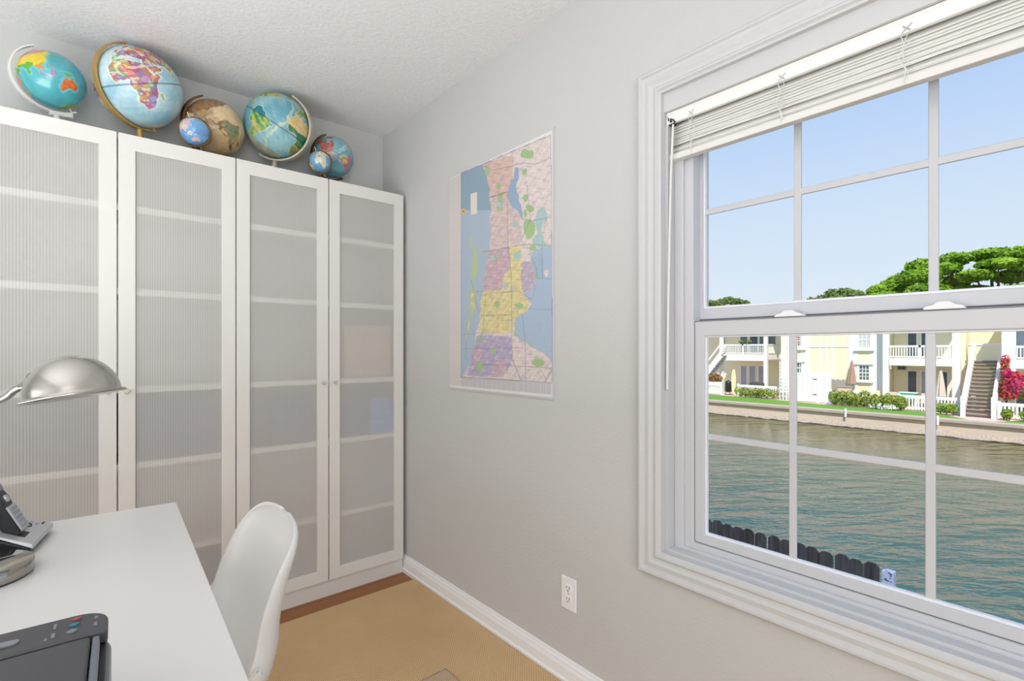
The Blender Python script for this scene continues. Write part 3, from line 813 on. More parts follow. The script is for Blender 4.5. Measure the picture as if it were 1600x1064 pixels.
def paint_globe(lon, lat, style, seed):
    cx, cy, cz = np.cos(np.radians(lat)) * np.cos(np.radians(lon)), np.cos(np.radians(lat)) * np.sin(np.radians(lon)), np.sin(np.radians(lat))
    wl = lon + 2.5 * vnoise(cx, cy, cz, 14, seed); wt = lat + 2.0 * vnoise(cx, cy, cz, 14, seed + 1)
    reg = {k: inpoly(wl, wt, p) for k, p in CONT.items()}
    land = np.zeros(lon.shape, bool)
    for v in reg.values(): land |= v
    ant = wt < -70
    n1 = vnoise(cx, cy, cz, 5, seed + 2)[:, None]; n2 = vnoise(cx, cy, cz, 22, seed + 3)[:, None]
    def mixc(a, b, f): f = np.clip(f, 0, 1); return L3(a) * (1 - f) + L3(b) * f
    def countries(pal, num, land, col):
        g = np.random.default_rng(seed + 9)
        th = g.uniform(-180, 180, num); ph_ = np.degrees(np.arcsin(g.uniform(-.75, .95, num)))
        S = np.stack([np.cos(np.radians(ph_)) * np.cos(np.radians(th)), np.cos(np.radians(ph_)) * np.sin(np.radians(th)), np.sin(np.radians(ph_))], 1)
        Q = np.stack([cx, cy, cz], 1) + .03 * np.stack([n2[:, 0], -n2[:, 0], n2[:, 0] * .5], 1)
        dots = Q @ S.T
        idx = np.argmax(dots, 1); srt = np.sort(dots, 1)
        c = np.array([L3(pal[i % len(pal)]) for i in range(num)])[idx]
        edge = (srt[:, -1] - srt[:, -2]) < .0035
        c[edge] *= .62
        col[land] = c[land]; return col
    if style == 'teal':
        col = mixc((66, 164, 180), (84, 180, 188), .5 + .5 * n1)
        halo = np.zeros(lon.shape, bool)
        for d in (3, -3):
            for e in (3, -3):
                for p in ('au', 'as', 'bo', 'ng'): halo |= inpoly(wl + d, wt + e, CONT[p])
        col[halo] = L3((104, 190, 198))
        pal = [(222, 196, 50), (206, 130, 60), (90, 170, 60), (190, 120, 150), (216, 170, 60)]
        col = countries(pal, 60, land, col)
        yel = reg['as'] & (wt > 22) & (wt < 50); col[yel] = L3((222, 200, 40))
        russ = reg['as'] & (wt >= 50); col[russ] = L3((196, 130, 120))
        se = reg['as'] & (wt <= 22) & (wl > 90); col[se] = L3((205, 140, 60))
        ind = reg['as'] & (wt < 30) & (wl < 90); col[ind] = L3((92, 168, 50))
        col[reg['au'] | reg['ta']] = mixc((222, 118, 40), (206, 96, 34), .5 + n2)[reg['au'] | reg['ta']]
        for k in ('bo', 'su', 'ja', 'sl'): col[reg[k]] = L3((170, 120, 170))
        col[reg['ng']] = L3((90, 170, 90))
        col[ant] = L3((120, 165, 40))
    elif style == 'political':
        col = mixc((150, 198, 216), (196, 222, 230), .5 + .8 * n1 + .2 * n2)
        pal = [(232, 214, 150), (222, 156, 130), (184, 142, 186), (156, 204, 150), (206, 116, 156), (232, 180, 120), (170, 154, 200), (222, 138, 134), (240, 226, 178)]
        halo = np.zeros(lon.shape, bool)
        for d in (1.2, -1.2):
            for e in (1.2, -1.2):
                for p in ('af', 'as', 'eu', 'mg'): halo |= inpoly(wl + d, wt + e, CONT[p])
        col[halo] = L3((222, 232, 228))
        col = countries(pal, 620, land, col)
        sp_ = land & (n2[:, 0] > .55); col[sp_] = col[sp_] * .5 + L3((240, 232, 220)) * .5
        col[reg['mg']] = L3((150, 190, 110))
        col[ant] = L3((235, 235, 230))
    elif style == 'antique':
        col = mixc((186, 158, 118), (216, 192, 154), .5 + .8 * n1 + .2 * n2)
        pal = [(150, 112, 70), (176, 140, 90), (196, 172, 130), (128, 100, 64), (160, 150, 110), (206, 190, 160)]
        halo = np.zeros(lon.shape, bool)
        for d in (1.1, -1.1):
            for e in (1.1, -1.1):
                for p in ('sa', 'na'): halo |= inpoly(wl + d, wt + e, CONT[p])
        col[halo] = L3((166, 132, 84))
        col = countries(pal, 220, land, col)
        br = reg['sa'] & (wl > -66) & (wt > -22); col[br] = mixc((132, 140, 108), (110, 120, 84), .5 + n2)[br]
        top = (wt > 42) ; col[top] = mixc((128, 96, 62), (156, 122, 84), .5 + n2)[top]
        med = ((wl + 47) / 3.5) ** 2 + ((wt + 42) / 6) ** 2 < 1; col[med] = L3((110, 80, 48))
    elif style == 'physical':
        col = mixc((104, 166, 186), (150, 194, 200), .5 + .9 * n1 + .4 * n2)
        rid = np.abs(wl + 25 - 8 * np.sin(np.radians(lat * 3))) < 3.0; col[rid] = mixc((150, 190, 190), (190, 205, 185), .5 + n2)[rid]
        sh_ = np.zeros(lon.shape, bool)
        for d in (1.0, -1.0):
            for e in (1.0, -1.0):
                for p in ('sa', 'af', 'na', 'eu'): sh_ |= inpoly(wl + d, wt + e, CONT[p])
        col[sh_] = L3((186, 208, 196))
        lc = mixc((90, 150, 90), (190, 180, 110), .5 + n2 * .9 + .3 * n1); col[land] = lc[land]
        am = reg['sa'] & (wt > -16); col[am] = mixc((60, 140, 100), (170, 190, 80), .3 + .9 * n2)[am]
        an = reg['sa'] & (wt <= -16); col[an] = mixc((130, 165, 90), (205, 190, 120), .5 + n2)[an]
        nsa = reg['sa'] & (wt > 0); col[nsa] = L3((28, 120, 140))
        sah = reg['af'] & (wt > 11); col[sah] = mixc((214, 184, 124), (226, 200, 150), .5 + n2)[sah]
        gui = reg['af'] & (wt <= 11); col[gui] = mixc((40, 120, 96), (100, 150, 80), .4 + n2)[gui]
        saf = reg['af'] & (wt < -12); col[saf] = mixc((120, 140, 80), (190, 165, 100), .5 + n2)[saf]
        col[ant] = L3((200, 195, 165))
        so = (~land) & (wt < -48); col[so] = mixc((150, 165, 150), (190, 185, 160), .5 + n2)[so]
    elif style == 'rose':
        col = mixc((100, 160, 182), (130, 182, 196), .5 + .8 * n1)
        wh = (~land) & (np.abs(lat - 22) < 6); col[wh] = mixc((120, 176, 192), (196, 212, 210), .5 + .8 * n2)[wh]
        pal = [(202, 130, 120), (214, 170, 120), (190, 120, 140), (206, 190, 150), (216, 150, 120)]
        col = countries(pal, 160, land, col)
        rd = (reg['na'] | reg['gl']) & (wt > 40); col[rd] = mixc((168, 84, 78), (190, 120, 108), .5 + n2)[rd]
    elif style == 'blue_small':
        col = mixc((96, 150, 208), (120, 172, 216), .5 + .8 * n1)
        lc = mixc((206, 190, 190), (216, 200, 176), .5 + n2); col[land] = lc[land]
        pk = land & (n1[:, 0] > .1); col[pk] = L3((206, 176, 190))
        col[ant] = L3((222, 214, 170))
    else:   # 'cream_small'
        col = mixc((98, 150, 190), (118, 168, 202), .5 + .8 * n1)
        lc = mixc((216, 214, 196), (200, 200, 170), .5 + n2); col[land] = lc[land]
        col[ant] = L3((220, 218, 205))
    if style in ('political', 'physical', 'rose', 'antique'):
        eq = np.abs(lat) < .9
        col[eq] = col[eq] * (.5 if style != 'antique' else .72)
    if style not in ('blue_small', 'cream_small'):
        gr = (np.abs((lon + 180) % 15 - 7.5) > 7.15) | ((np.abs((lat + 90) % 15 - 7.5) > 7.15) & (np.abs(lat) > 3))
        col[gr] *= .93
    return np.clip(col, 0, 1)

def globe(label, c, r, lat0, lon0, tilt, style, seed, res, ring, base_r=.075, ring_side=-1, ring_front=.15, ring_w=.018, ring_m=None, group=None, name='globe', grough=.35, base_shift=(0, 0), arc=(0, PI), gap=.010, full_ring=False, base_m=None, feet_z=2.0185, coat=.3):
    c = Vector(c)
    d = (Vector((0, 0, CZ)) - c).normalized()
    up = (Vector((0, 0, 1)) - d * d.z).normalized(); ri = up.cross(d)
    f0 = R(lat0)
    Pn = (d * math.sin(f0) + (up * math.cos(R(tilt)) - ri * math.sin(R(tilt))) * math.cos(f0)).normalized()
    E0 = (d - Pn * d.dot(Pn)).normalized(); E9 = Pn.cross(E0)
    g = thing(name, (c.x + base_shift[0], c.y + base_shift[1], feet_z), label, 'globe', group)
    nlon, nlat = res, res // 2
    lo = np.linspace(-180, 180, nlon, endpoint=False); la = np.linspace(90, -90, nlat + 1)
    LA, LO = np.meshgrid(la, lo, indexing='ij')
    lat, lon = LA.ravel(), LO.ravel()
    A = np.array([E0, E9, Pn])
    ll = np.radians(lon - lon0); lt = np.radians(lat)
    loc = np.stack([np.cos(lt) * np.cos(ll), np.cos(lt) * np.sin(ll), np.sin(lt)], 1) * r
    W = loc @ A + np.array(c) - np.array(g.location)
    i, k = np.meshgrid(np.arange(nlat), np.arange(nlon), indexing='ij'); i = i.ravel(); k = k.ravel(); k2 = (k + 1) % nlon
    faces = np.stack([i * nlon + k, (i + 1) * nlon + k, (i + 1) * nlon + k2, i * nlon + k2], 1)
    me = bpy.data.meshes.new('sphere')
    me.vertices.add(len(W)); me.vertices.foreach_set('co', W.ravel())
    me.loops.add(faces.size); me.loops.foreach_set('vertex_index', faces.ravel())
    me.polygons.add(len(faces)); me.polygons.foreach_set('loop_start', np.arange(0, faces.size, 4)); me.polygons.foreach_set('loop_total', np.full(len(faces), 4))
    me.update(calc_edges=True)
    col = np.concatenate([paint_globe(lon, lat, style, seed), np.ones((len(lon), 1))], 1)
    at = me.color_attributes.new('paint', 'FLOAT_COLOR', 'POINT'); at.data.foreach_set('color', col.ravel())
    me.polygons.foreach_set('use_smooth', [True] * len(faces))
    m = attr_mat('globe_print_' + style, grough, .16, 70 if r > .08 else 90, coat)
    me.materials.append(m)
    o = bpy.data.objects.new('sphere', me); COL.objects.link(o); o.parent = g
    # meridian ring in a plane through the poles
    Av = (ri * ring_side * math.cos(ring_front) + d * math.sin(ring_front)); Av = (Av - Pn * Av.dot(Pn)).normalized()
    Bn = Pn.cross(Av)
    Rr = r + gap
    rm = ring_m or M['brass']
    if ring:
        a0, a1 = (0, 2 * PI) if full_ring else arc
        th = np.linspace(a0, a1, 64)
        pts = [c + (Pn * math.cos(t) + Av * math.sin(t)) * Rr for t in th]
        outs = [(Pn * math.cos(t) + Av * math.sin(t)) for t in th]
        MB().sweep(pts, [Bn] * len(th), outs, ring_w, ring_w * .22 + .001).build('meridian_ring', rm, g, bevel=.0008)
    for s in (1, -1):
        MB().tube([c + Pn * s * (r - .004), c + Pn * s * (Rr + .010)], .0032 if r > .08 else .0018, 8).build('pin', M['steelring'], g)
    return g, c, Pn, Av, Bn, Rr, d, ri, up, rm

def stand(g, top, foot, base_r, m, stem_r=.011, h=.012, feet_z=2.0185):
    """round foot on the cabinet top with a stem rising to the ring"""
    fx, fy = foot
    MB().lathe([(base_r, 0), (base_r, h * .45), (base_r * .9, h * .8), (base_r * .35, h), (stem_r * 1.3, h * 1.3), (0, h * 1.3)], 40, (fx, fy, feet_z + .0005)).build('base', m, g, smooth=True)
    a = Vector((fx, fy, feet_z + h)); b = Vector(top)
    MB().tube([a, a * .5 + b * .5 + Vector((0, 0, .0)), b], [stem_r * 1.2, stem_r, stem_r * .8], 14).build('stem', m, g, smooth=True)

TOPZ = 2.0185
# 1 teal globe with a white arm, far left
G = globe('glossy teal globe showing orange Australia, white half ring, leftmost on the cabinets', (-.095, 2.55, 2.207), .100, -12, 108, 30, 'teal', 3, 300, True, ring_m=M['whiteplast'], ring_front=.22, ring_w=.020, grough=.22, coat=.7, gap=.014, arc=(-.05, PI + .10))
g, c, Pn, Av, Bn, Rr, d, ri, up, rm = G
q = c + (Pn * math.cos(2.55) + Av * math.sin(2.55)) * (Rr + .004)
e = c - Pn * (Rr + .004)
MB().bar(q - Vector((0, 0, .006)) , e - Vector((0, 0, .012)), .022, .016).build('cradle_block', M['whiteplast'], g, bevel=.002)
stand(g, q + Vector((.02, -.004, -.008)), (q.x + .02, q.y + .02), .07, M['whiteplast'])
# 2 large political globe with brass half ring
G = globe('large raised pale blue globe showing colourful Africa, brass half ring, the biggest on the cabinets', (.166, 2.530, 2.258), .150, -6, 17, 19, 'political', 14, 420, True, ring_m=M['brass'], ring_front=.60, ring_w=.024, grough=.5, gap=.008, arc=(-.06, PI + .05), coat=.15)
g, c, Pn, Av, Bn, Rr, d, ri, up, rm = G
q = c + (Pn * math.cos(2.75) + Av * math.sin(2.75)) * (Rr + .004)
stand(g, q, (q.x + .005, q.y + .01), .085, M['brass'], .013)
# 3 tan antique globe
G = globe('tan antique globe showing South America, bronze arm, behind a small blue globe', (.441, 2.575, 2.190), .1195, 2, -88, 26, 'antique', 23, 300, True, ring_m=M['bronze'], ring_front=.45, ring_w=.030, grough=.4, gap=.008, arc=(-.08, PI))
g, c, Pn, Av, Bn, Rr, d, ri, up, rm = G
q = c + (Pn * math.cos(2.9) + Av * math.sin(2.9)) * (Rr + .003)
stand(g, q, (q.x, q.y), .075, M['bronze'])
# small globe in front of it
def small(label, c, r, lat0, lon0, tilt, style, seed, m):
    G = globe(label, c, r, lat0, lon0, tilt, style, seed, 160, False, group='small globes standing before a bigger globe', grough=.22, coat=.6)
    g, c, Pn, Av, Bn, Rr, d, ri, up, rm = G
    n = (d * .80 + up * .25 - ri * .15).normalized()      # normal of the bronze hoop
    s = n.cross(Vector((0, 0, 1))).normalized(); t = s.cross(n)
    th = np.linspace(0, 2 * PI, 72)
    pts = [c - n * .006 + (s * math.cos(a) + t * math.sin(a)) * (r + .0022) for a in th]
    outs = [(s * math.cos(a) + t * math.sin(a)) for a in th]
    MB().sweep(pts, [n] * len(th), outs, .010, .0045).build('hoop', m, g, bevel=.0008)
    q = c - t * (r + .004) - n * .006
    stand(g, q, (q.x, q.y + .012), .032, m, .005, .006)
small('small glossy blue globe in a bronze hoop, before the tan antique globe', (.344, 2.432, 2.101), .0545, 8, 140, 20, 'blue_small', 31, M['bronze'])
# 4 physical relief globe with a silver ring
G = globe('large blue-green relief globe of the Atlantic with satin silver half ring on its right', (.700, 2.545, 2.262), .147, -2, -26, -27, 'physical', 42, 420, True, ring_m=M['steelring'], ring_side=1, ring_front=.42, ring_w=.034, grough=.5, gap=.006, arc=(-.04, PI + .04), coat=.15)
g, c, Pn, Av, Bn, Rr, d, ri, up, rm = G
q = c + (Pn * math.cos(2.72) + Av * math.sin(2.72)) * (Rr + .004)
stand(g, q, (q.x - .01, q.y), .085, M['steelring'], .014)
# 5 rose and blue globe
G = globe('blue globe with rose-red Canada, brass arm, rightmost big globe nearest the window wall', (.981, 2.585, 2.198), .102, 12, -92, 24, 'rose', 52, 260, True, ring_m=M['bronze'], ring_front=.45, ring_w=.026, grough=.35, gap=.007, arc=(-.08, PI))
g, c, Pn, Av, Bn, Rr, d, ri, up, rm = G
q = c + (Pn * math.cos(2.9) + Av * math.sin(2.9)) * (Rr + .003)
stand(g, q, (q.x, q.y), .07, M['brass'])
small('small blue globe with cream land in a brass hoop, before the rose and blue globe', (.862, 2.440, 2.103), .050, 5, 10, 20, 'cream_small', 61, M['bronze'])

# ================================================================== WALL MAP
def wall_map():
    mp = thing('wall_map', (WX, 1.65, 1.5), 'large unframed county street map on a plastic sheet, hung on the window wall', 'map')
    y0, y1, z0, z1 = 1.995, 1.300, 1.012, 2.012    # left edge, right edge
    X = WX - .004
    NY, NZ = 330, 470
    yy = np.linspace(y0, y1, NY); zz = np.linspace(z0, z1, NZ)
    Z, Y = np.meshgrid(zz, yy, indexing='ij'); Y = Y.ravel(); Z = Z.ravel()
    fw = SY * X + CY * Y; rt = CY * X - SY * Y
    px = 800 + F * rt / fw; py = HY - F * (Z - CZ) / fw
    qx = (px - 680) * 4.624; qy = (py - 190) * 4.624      # measuring frame
    g = np.random.default_rng(5)
    n1 = vnoise(qx / 40, qy / 40, 0 * qx, .5, 1); n2 = vnoise(qx / 12, qy / 12, 0 * qx, .7, 2); n3 = vnoise(qx / 5, qy / 5, 0 * qx, .9, 3)
    wx = qx + 7 * n2 + 10 * n1; wy = qy + 7 * vnoise(qx / 12, qy / 12, 0 * qx, .7, 4)
    C = np.tile(L3((226, 224, 224)), (len(qx), 1))
    U = (y0 - Y) / (y0 - y1); V = (z1 - Z) / (z1 - z0)
    pr_ = inpoly(qx, qy, [(183, 372), (838, 92), (849, 1890), (183, 1849)])
    # index stripes in the margins
    ms = (~pr_) & (U < .135) & (U > .008) & (V > .01) & (V < .985)
    C[ms] = L3((216, 212, 212)); st = ms & ((U * 52) % 1 < .35); C[st] = L3((208, 192, 192)); ms2 = ms & ((V * 150) % 1 < .4) & (g.random(len(U)) < .5); C[ms2] *= .93
    mb_ = (~pr_) & (V > .93) & (V < .985) & (U > .135) & (U < .985)
    C[mb_] = L3((206, 204, 206)); st = mb_ & ((U * 70) % 1 < .35); C[st] = L3((178, 178, 186))
    # water
    C[pr_] = L3((160, 184, 205)); up_ = pr_ & (qy < 640 + .0 * qx) & (qx < 430); C[up_] = L3((126, 160, 184))
    def fill(poly, c, wob=True, alpha=1.0):
        k = pr_ & inpoly(wx if wob else qx, wy if wob else qy, poly); C[k] = C[k] * (1 - alpha) + L3(c) * alpha
        return k
    cream = (228, 214, 210)
    fill([(345, 300), (372, 400), (390, 500), (400, 600), (395, 700), (400, 830), (395, 900), (370, 1010), (365, 1150), (345, 1280), (320, 1450), (290, 1560), (265, 1680), (245, 1760), (190, 1860), (500, 1900), (860, 1920), (860, 1740), (780, 1670), (690, 1620), (640, 1590), (560, 1530), (575, 1440), (570, 1420), (660, 1370), (690, 1310), (630, 1270), (650, 1240), (720, 1170), (730, 1050), (700, 1000), (690, 950), (720, 920), (790, 905), (860, 890), (860, 60)], cream)
    fill([(345, 300), (560, 240), (560, 340), (525, 540), (395, 550)], (220, 184, 172))
    fill([(400, 560), (525, 540), (620, 700), (620, 880), (395, 930)], (216, 194, 188))
    fill([(378, 930), (540, 905), (545, 1080), (500, 1215), (345, 1225), (365, 1100)], (202, 170, 180))
    fill([(540, 915), (622, 900), (640, 1250), (670, 1300), (660, 1370), (575, 1420), (575, 1500), (555, 1520), (318, 1535), (345, 1225), (500, 1215), (505, 1100), (545, 1080)], (226, 212, 138))
    fill([(622, 1020), (700, 1000), (735, 1060), (715, 1190), (640, 1245), (625, 1200)], (188, 168, 192))
    fill([(300, 1540), (550, 1555), (562, 1700), (520, 1800), (430, 1840), (235, 1840), (260, 1690)], (176, 166, 200))
    for p in ([(265, 1650), (330, 1640), (340, 1720), (280, 1740)], [(430, 1730), (520, 1720), (500, 1840), (420, 1850)]): fill(p, (206, 172, 184))
    # lake and bay
    fill([(572, 335), (600, 330), (606, 400), (590, 470), (622, 600), (642, 712), (600, 655), (550, 590), (522, 540), (535, 440), (560, 400)], (134, 166, 200))
    fill([(640, 880), (690, 950), (770, 920), (860, 920), (860, 1700), (790, 1670), (700, 1620), (690, 1580), (650, 1600), (640, 1570), (562, 1530), (578, 1430), (665, 1370), (695, 1300), (640, 1270), (720, 1180), (735, 1050), (690, 960)], (160, 186, 212))
    fill([(690, 1000), (780, 930), (775, 1130), (730, 1130)], (150, 180, 206))
    def el(cx_, cy_, a, b, c, al=1): 
        k = pr_ & (((wx - cx_) / a) ** 2 + ((wy - cy_) / b) ** 2 < 1); C[k] = C[k] * (1 - al) + L3(c) * al
    green = (150, 190, 120); teal = (160, 198, 196)
    for a in ((665, 235, 50, 34), (650, 362, 18, 24), (450, 465, 18, 22), (472, 560, 18, 50), (470, 620, 24, 26), (655, 555, 20, 30), (690, 625, 28, 26), (655, 665, 14, 25), (680, 770, 40, 75), (375, 355, 14, 40), (702, 915, 24, 18), (400, 590, 10, 14), (450, 1320, 16, 24), (330, 1570, 22, 20), (415, 1655, 16, 24), (320, 1765, 22, 34), (750, 1740, 46, 30), (580, 1545, 18, 12), (600, 1330, 30, 16), (440, 985, 14, 18), (740, 1110, 12, 24)): el(*a, green)
    for a in ((770, 720, 46, 100), (580, 742, 25, 22), (475, 600, 20, 22), (590, 970, 30, 30), (520, 1190, 16, 18), (415, 985, 18, 18), (760, 860, 50, 50)): el(*a, teal)
    for a in ((800, 800, 30, 80), (800, 1095, 18, 32)): el(*a, (226, 212, 208))
    # barrier islands
    for a in ((255, 870, 8, 40), (285, 910, 30, 9), (330, 925, 22, 6), (280, 1050, 20, 120), (268, 1200, 8, 40), (282, 1290, 22, 80), (262, 1370, 14, 50), (245, 1480, 9, 50), (230, 1550, 7, 20)): el(*a, (178, 198, 130))
    el(282, 1290, 14, 60, (218, 206, 140)); el(247, 1480, 6, 40, (222, 210, 140))
    # scattered street texture and blocks on land
    lnd = pr_ & (C[:, 2] < C[:, 0] * 1.48) & (C[:, 1] < C[:, 0] * 1.1)
    sp = lnd & (n3 > .45); C[sp] *= .80
    sp = lnd & (vnoise(qx / 3, qy / 3, 0 * qx, 1.1, 8) > .6); C[sp] = C[sp] * .7 + L3((150, 140, 160)) * .3
    sp = lnd & (n3 < -.75); C[sp] = C[sp] * .6 + L3((250, 246, 240)) * .4
    bl_ = lnd & (n2 > .8) & (qy > 300); C[bl_] = C[bl_] * .6 + L3((170, 170, 196)) * .4
    tick = lnd & (g.random(len(U)) < .05); C[tick] *= .7
    grid_ = pr_ & (((U * 24) % 1 < .035) | ((V * 36) % 1 < .035)); C[grid_] *= .975
    def line(pts, w_, c, al=.8):
        for (ax_, ay), (bx, by) in zip(pts[:-1], pts[1:]):
            dx, dy = bx - ax_, by - ay; L2 = dx * dx + dy * dy
            t = np.clip(((qx - ax_) * dx + (qy - ay) * dy) / L2, 0, 1)
            k = pr_ & ((qx - ax_ - t * dx) ** 2 + (qy - ay - t * dy) ** 2 < w_ * w_); C[k] = C[k] * (1 - al) + L3(c) * al
    road = (120, 112, 120); red = (188, 130, 140); blu = (96, 120, 170)
    line([(345, 320), (420, 350), (520, 330), (640, 298), (720, 310), (840, 262)], 2.2, road)
    line([(395, 550), (522, 508)], 3, (130, 60, 70)); line([(522, 515), (525, 930), (550, 1100), (556, 1700)], 2.4, road, .6)
    line([(660, 430), (672, 560), (690, 700), (620, 850), (640, 900)], 2.2, road, .6)
    line([(345, 938), (400, 935), (560, 902), (690, 885), (845, 900)], 2.4, road); line([(680, 720), (845, 690)], 2.4, blu)
    line([(330, 1255), (560, 1225), (600, 1225), (700, 1285)], 2.4, road, .6); line([(330, 1405), (556, 1395)], 2.4, road, .8)
    line([(556, 1350), (640, 1350), (850, 1360)], 2, blu, .6); line([(630, 1395), (650, 1600), (655, 1890)], 2.2, blu, .7)
    line([(200, 1640), (556, 1635), (640, 1635)], 2, road, .6); line([(340, 1755), (500, 1760), (640, 1768), (845, 1782)], 2.4, road, .7)
    line([(550, 1700), (630, 1890)], 2.4, road, .8); line([(848, 1785), (780, 1905)], 3, (90, 100, 130), .8); line([(760, 1790), (800, 1860)], 2, blu, .6)
    line([(445, 1000), (448, 1550)], 2, red, .5); line([(370, 1180), (345, 1520), (270, 1720)], 2.2, road, .5)
    line([(262, 1150), (300, 1330), (315, 1375)], 2, road, .7); line([(290, 1230), (355, 1225)], 2.5, blu, .7)
    line([(200, 1535), (310, 1532)], 2, blu, .6); line([(222, 1580), (225, 1720)], 2, blu, .5)
    line([(690, 965), (730, 1060), (735, 1130), (845, 1140)], 2.4, blu, .7); line([(770, 960), (776, 1130)], 2.4, blu, .7)
    line([(730, 1180), (700, 1280), (640, 1285)], 2, blu, .6); line([(800, 690), (770, 930)], 1.8, road, .5)
    for k in range(60):
        x_ = g.uniform(290, 840); y_ = g.uniform(330, 1860); a_ = g.choice([0, PI / 2]); l_ = g.uniform(20, 90)
        P0 = (x_, y_); P1 = (x_ + l_ * math.cos(a_), y_ + l_ * math.sin(a_) - .1 * l_)
        xx, yy_ = np.array([(P0[0] + P1[0]) / 2]), np.array([(P0[1] + P1[1]) / 2])
        line([P0, P1], 1.6, [road, red, blu][k % 3], .35)
    C[pr_] = C[pr_] * .80 + L3((196, 190, 190)) * .20
    # legend box and compass disc, edge rules
    fill([(255, 524), (303, 508), (303, 664), (257, 674)], (222, 218, 206), False)
    k = pr_ & (((qx - 203) / 17) ** 2 + ((qy - 650) / 24) ** 2 < 1); C[k] = L3((222, 180, 120))
    k = pr_ & (((qx - 203) / 5) ** 2 + ((qy - 650) / 8) ** 2 < 1); C[k] = L3((150, 110, 70))
    ed = pr_ & ~inpoly(qx, qy, [(186, 376), (835, 99), (845, 1884), (187, 1843)]); C[ed] = L3((150, 150, 165))
    sh = (np.abs(U - .5) > .4935) | (V < .006) | (V > .994); C[sh] = L3((196, 196, 200))
    i, k = np.meshgrid(np.arange(NZ - 1), np.arange(NY - 1), indexing='ij'); i = i.ravel(); k = k.ravel()
    faces = np.stack([i * NY + k, i * NY + k + 1, (i + 1) * NY + k + 1, (i + 1) * NY + k], 1)
    W = np.stack([np.full(len(Y), X) , Y, Z], 1) - np.array(mp.location)
    me = bpy.data.meshes.new('map_sheet'); me.vertices.add(len(W)); me.vertices.foreach_set('co', W.ravel())
    me.loops.add(faces.size); me.loops.foreach_set('vertex_index', faces.ravel())
    me.polygons.add(len(faces)); me.polygons.foreach_set('loop_start', np.arange(0, faces.size, 4)); me.polygons.foreach_set('loop_total', np.full(len(faces), 4))
    me.update(calc_edges=True)
    at = me.color_attributes.new('paint', 'FLOAT_COLOR', 'POINT'); at.data.foreach_set('color', np.concatenate([np.clip(C, 0, 1), np.ones((len(C), 1))], 1).ravel())
    me.materials.append(attr_mat('printed_map_paper', .35, .05, 300, .15))
    o = bpy.data.objects.new('map_sheet', me); COL.objects.link(o); o.parent = mp
    box1('sheet_backing', M['vinyl'], mp, WX - .0035, WX - .0005, y1 - .003, y0 + .003, z0 - .003, z1 + .003)
wall_map()
# ================================================================== OUTSIDE
GZ = -2.85            # far bank
M['yellow'] = mat('pale_yellow_siding', rgb(238, 232, 200), .8, var=.03, vscale=.6)
M['xwhite'] = mat('white_exterior_paint', rgb(240, 240, 236), .6, var=.02, vscale=2)
M['dkglass'] = mat('dark_window_glass', rgb(92, 112, 110), .08, var=.1, vscale=3)
M['curtain'] = mat('pale_curtained_glass', rgb(160, 172, 190), .2, var=.05)
M['dkdoor'] = mat('dark_door', rgb(70, 84, 100), .3, var=.06)
M['roof'] = mat('pale_roof_edge', rgb(206, 202, 194), .7, var=.05)
M['grass'] = mat('lawn_grass', rgb(98, 142, 44), .9, var=.25, vscale=6, bump=.4, bscale=40, bdist=.03)
M['paver'] = mat('pink_pavers', rgb(206, 182, 172), .85, var=.08, vscale=5, bump=.3, bscale=20, bdist=.01)
M['conc'] = mat('seawall_concrete', rgb(206, 188, 168), .9, var=.13, vscale=1.4, stretch=(1, .35, 1), bump=.4, bscale=8, bdist=.03, detail=6)
M['cap'] = mat('seawall_cap', rgb(176, 164, 150), .9, var=.12, vscale=2)
M['barn'] = mat('oyster_crust', rgb(172, 158, 144), .95, var=.35, vscale=7, bump=1, bscale=10, bdist=.08)
M['barn_dk'] = mat('wet_oyster_line', rgb(66, 58, 50), .8, var=.4, vscale=6)
M['tread'] = mat('weathered_tread', rgb(150, 138, 126), .85, var=.08)
M['greywood'] = mat('grey_weathered_wood', rgb(160, 152, 148), .9, var=.12, stretch=(1, 8, 1))
M['yard'] = mat('near_yard_soil', rgb(120, 116, 100), .95, var=.2)

def fence_wood():
    m = bpy.data.materials.new('charred_fence_wood'); nt, b = nodes(m)
    tc = nt.nodes.new('ShaderNodeTexCoord'); mp = nt.nodes.new('ShaderNodeMapping'); mp.inputs['Scale'].default_value = (30, 30, 2.5)
    nt.links.new(tc.outputs['Object'], mp.inputs['Vector'])
    n = nt.nodes.new('ShaderNodeTexNoise'); n.inputs['Scale'].default_value = 1; n.inputs['Detail'].default_value = 6
    nt.links.new(mp.outputs['Vector'], n.inputs['Vector'])
    cr = nt.nodes.new('ShaderNodeValToRGB'); cr.color_ramp.elements[0].color = rgb(14, 14, 17); cr.color_ramp.elements[1].color = rgb(62, 62, 70)
    cr.color_ramp.elements[0].position = .3; cr.color_ramp.elements[1].position = .8
    nt.links.new(n.outputs['Fac'], cr.inputs[0]); nt.links.new(cr.outputs[0], b.inputs['Base Color']); b.inputs['Roughness'].default_value = .85
    return m
M['fence'] = fence_wood()

def peel():
    m = bpy.data.materials.new('peeling_pale_blue_paint'); nt, b = nodes(m)
    tc = nt.nodes.new('ShaderNodeTexCoord'); n = nt.nodes.new('ShaderNodeTexNoise'); n.inputs['Scale'].default_value = 24; n.inputs['Detail'].default_value = 5
    nt.links.new(tc.outputs['Object'], n.inputs['Vector'])
    cr = nt.nodes.new('ShaderNodeValToRGB'); cr.color_ramp.elements[0].color = rgb(60, 60, 70); cr.color_ramp.elements[1].color = rgb(146, 158, 188)
    cr.color_ramp.elements[0].position = .40; cr.color_ramp.elements[1].position = .44
    nt.links.new(n.outputs['Fac'], cr.inputs[0]); nt.links.new(cr.outputs[0], b.inputs['Base Color']); b.inputs['Roughness'].default_value = .7
    return m
M['peel'] = peel()

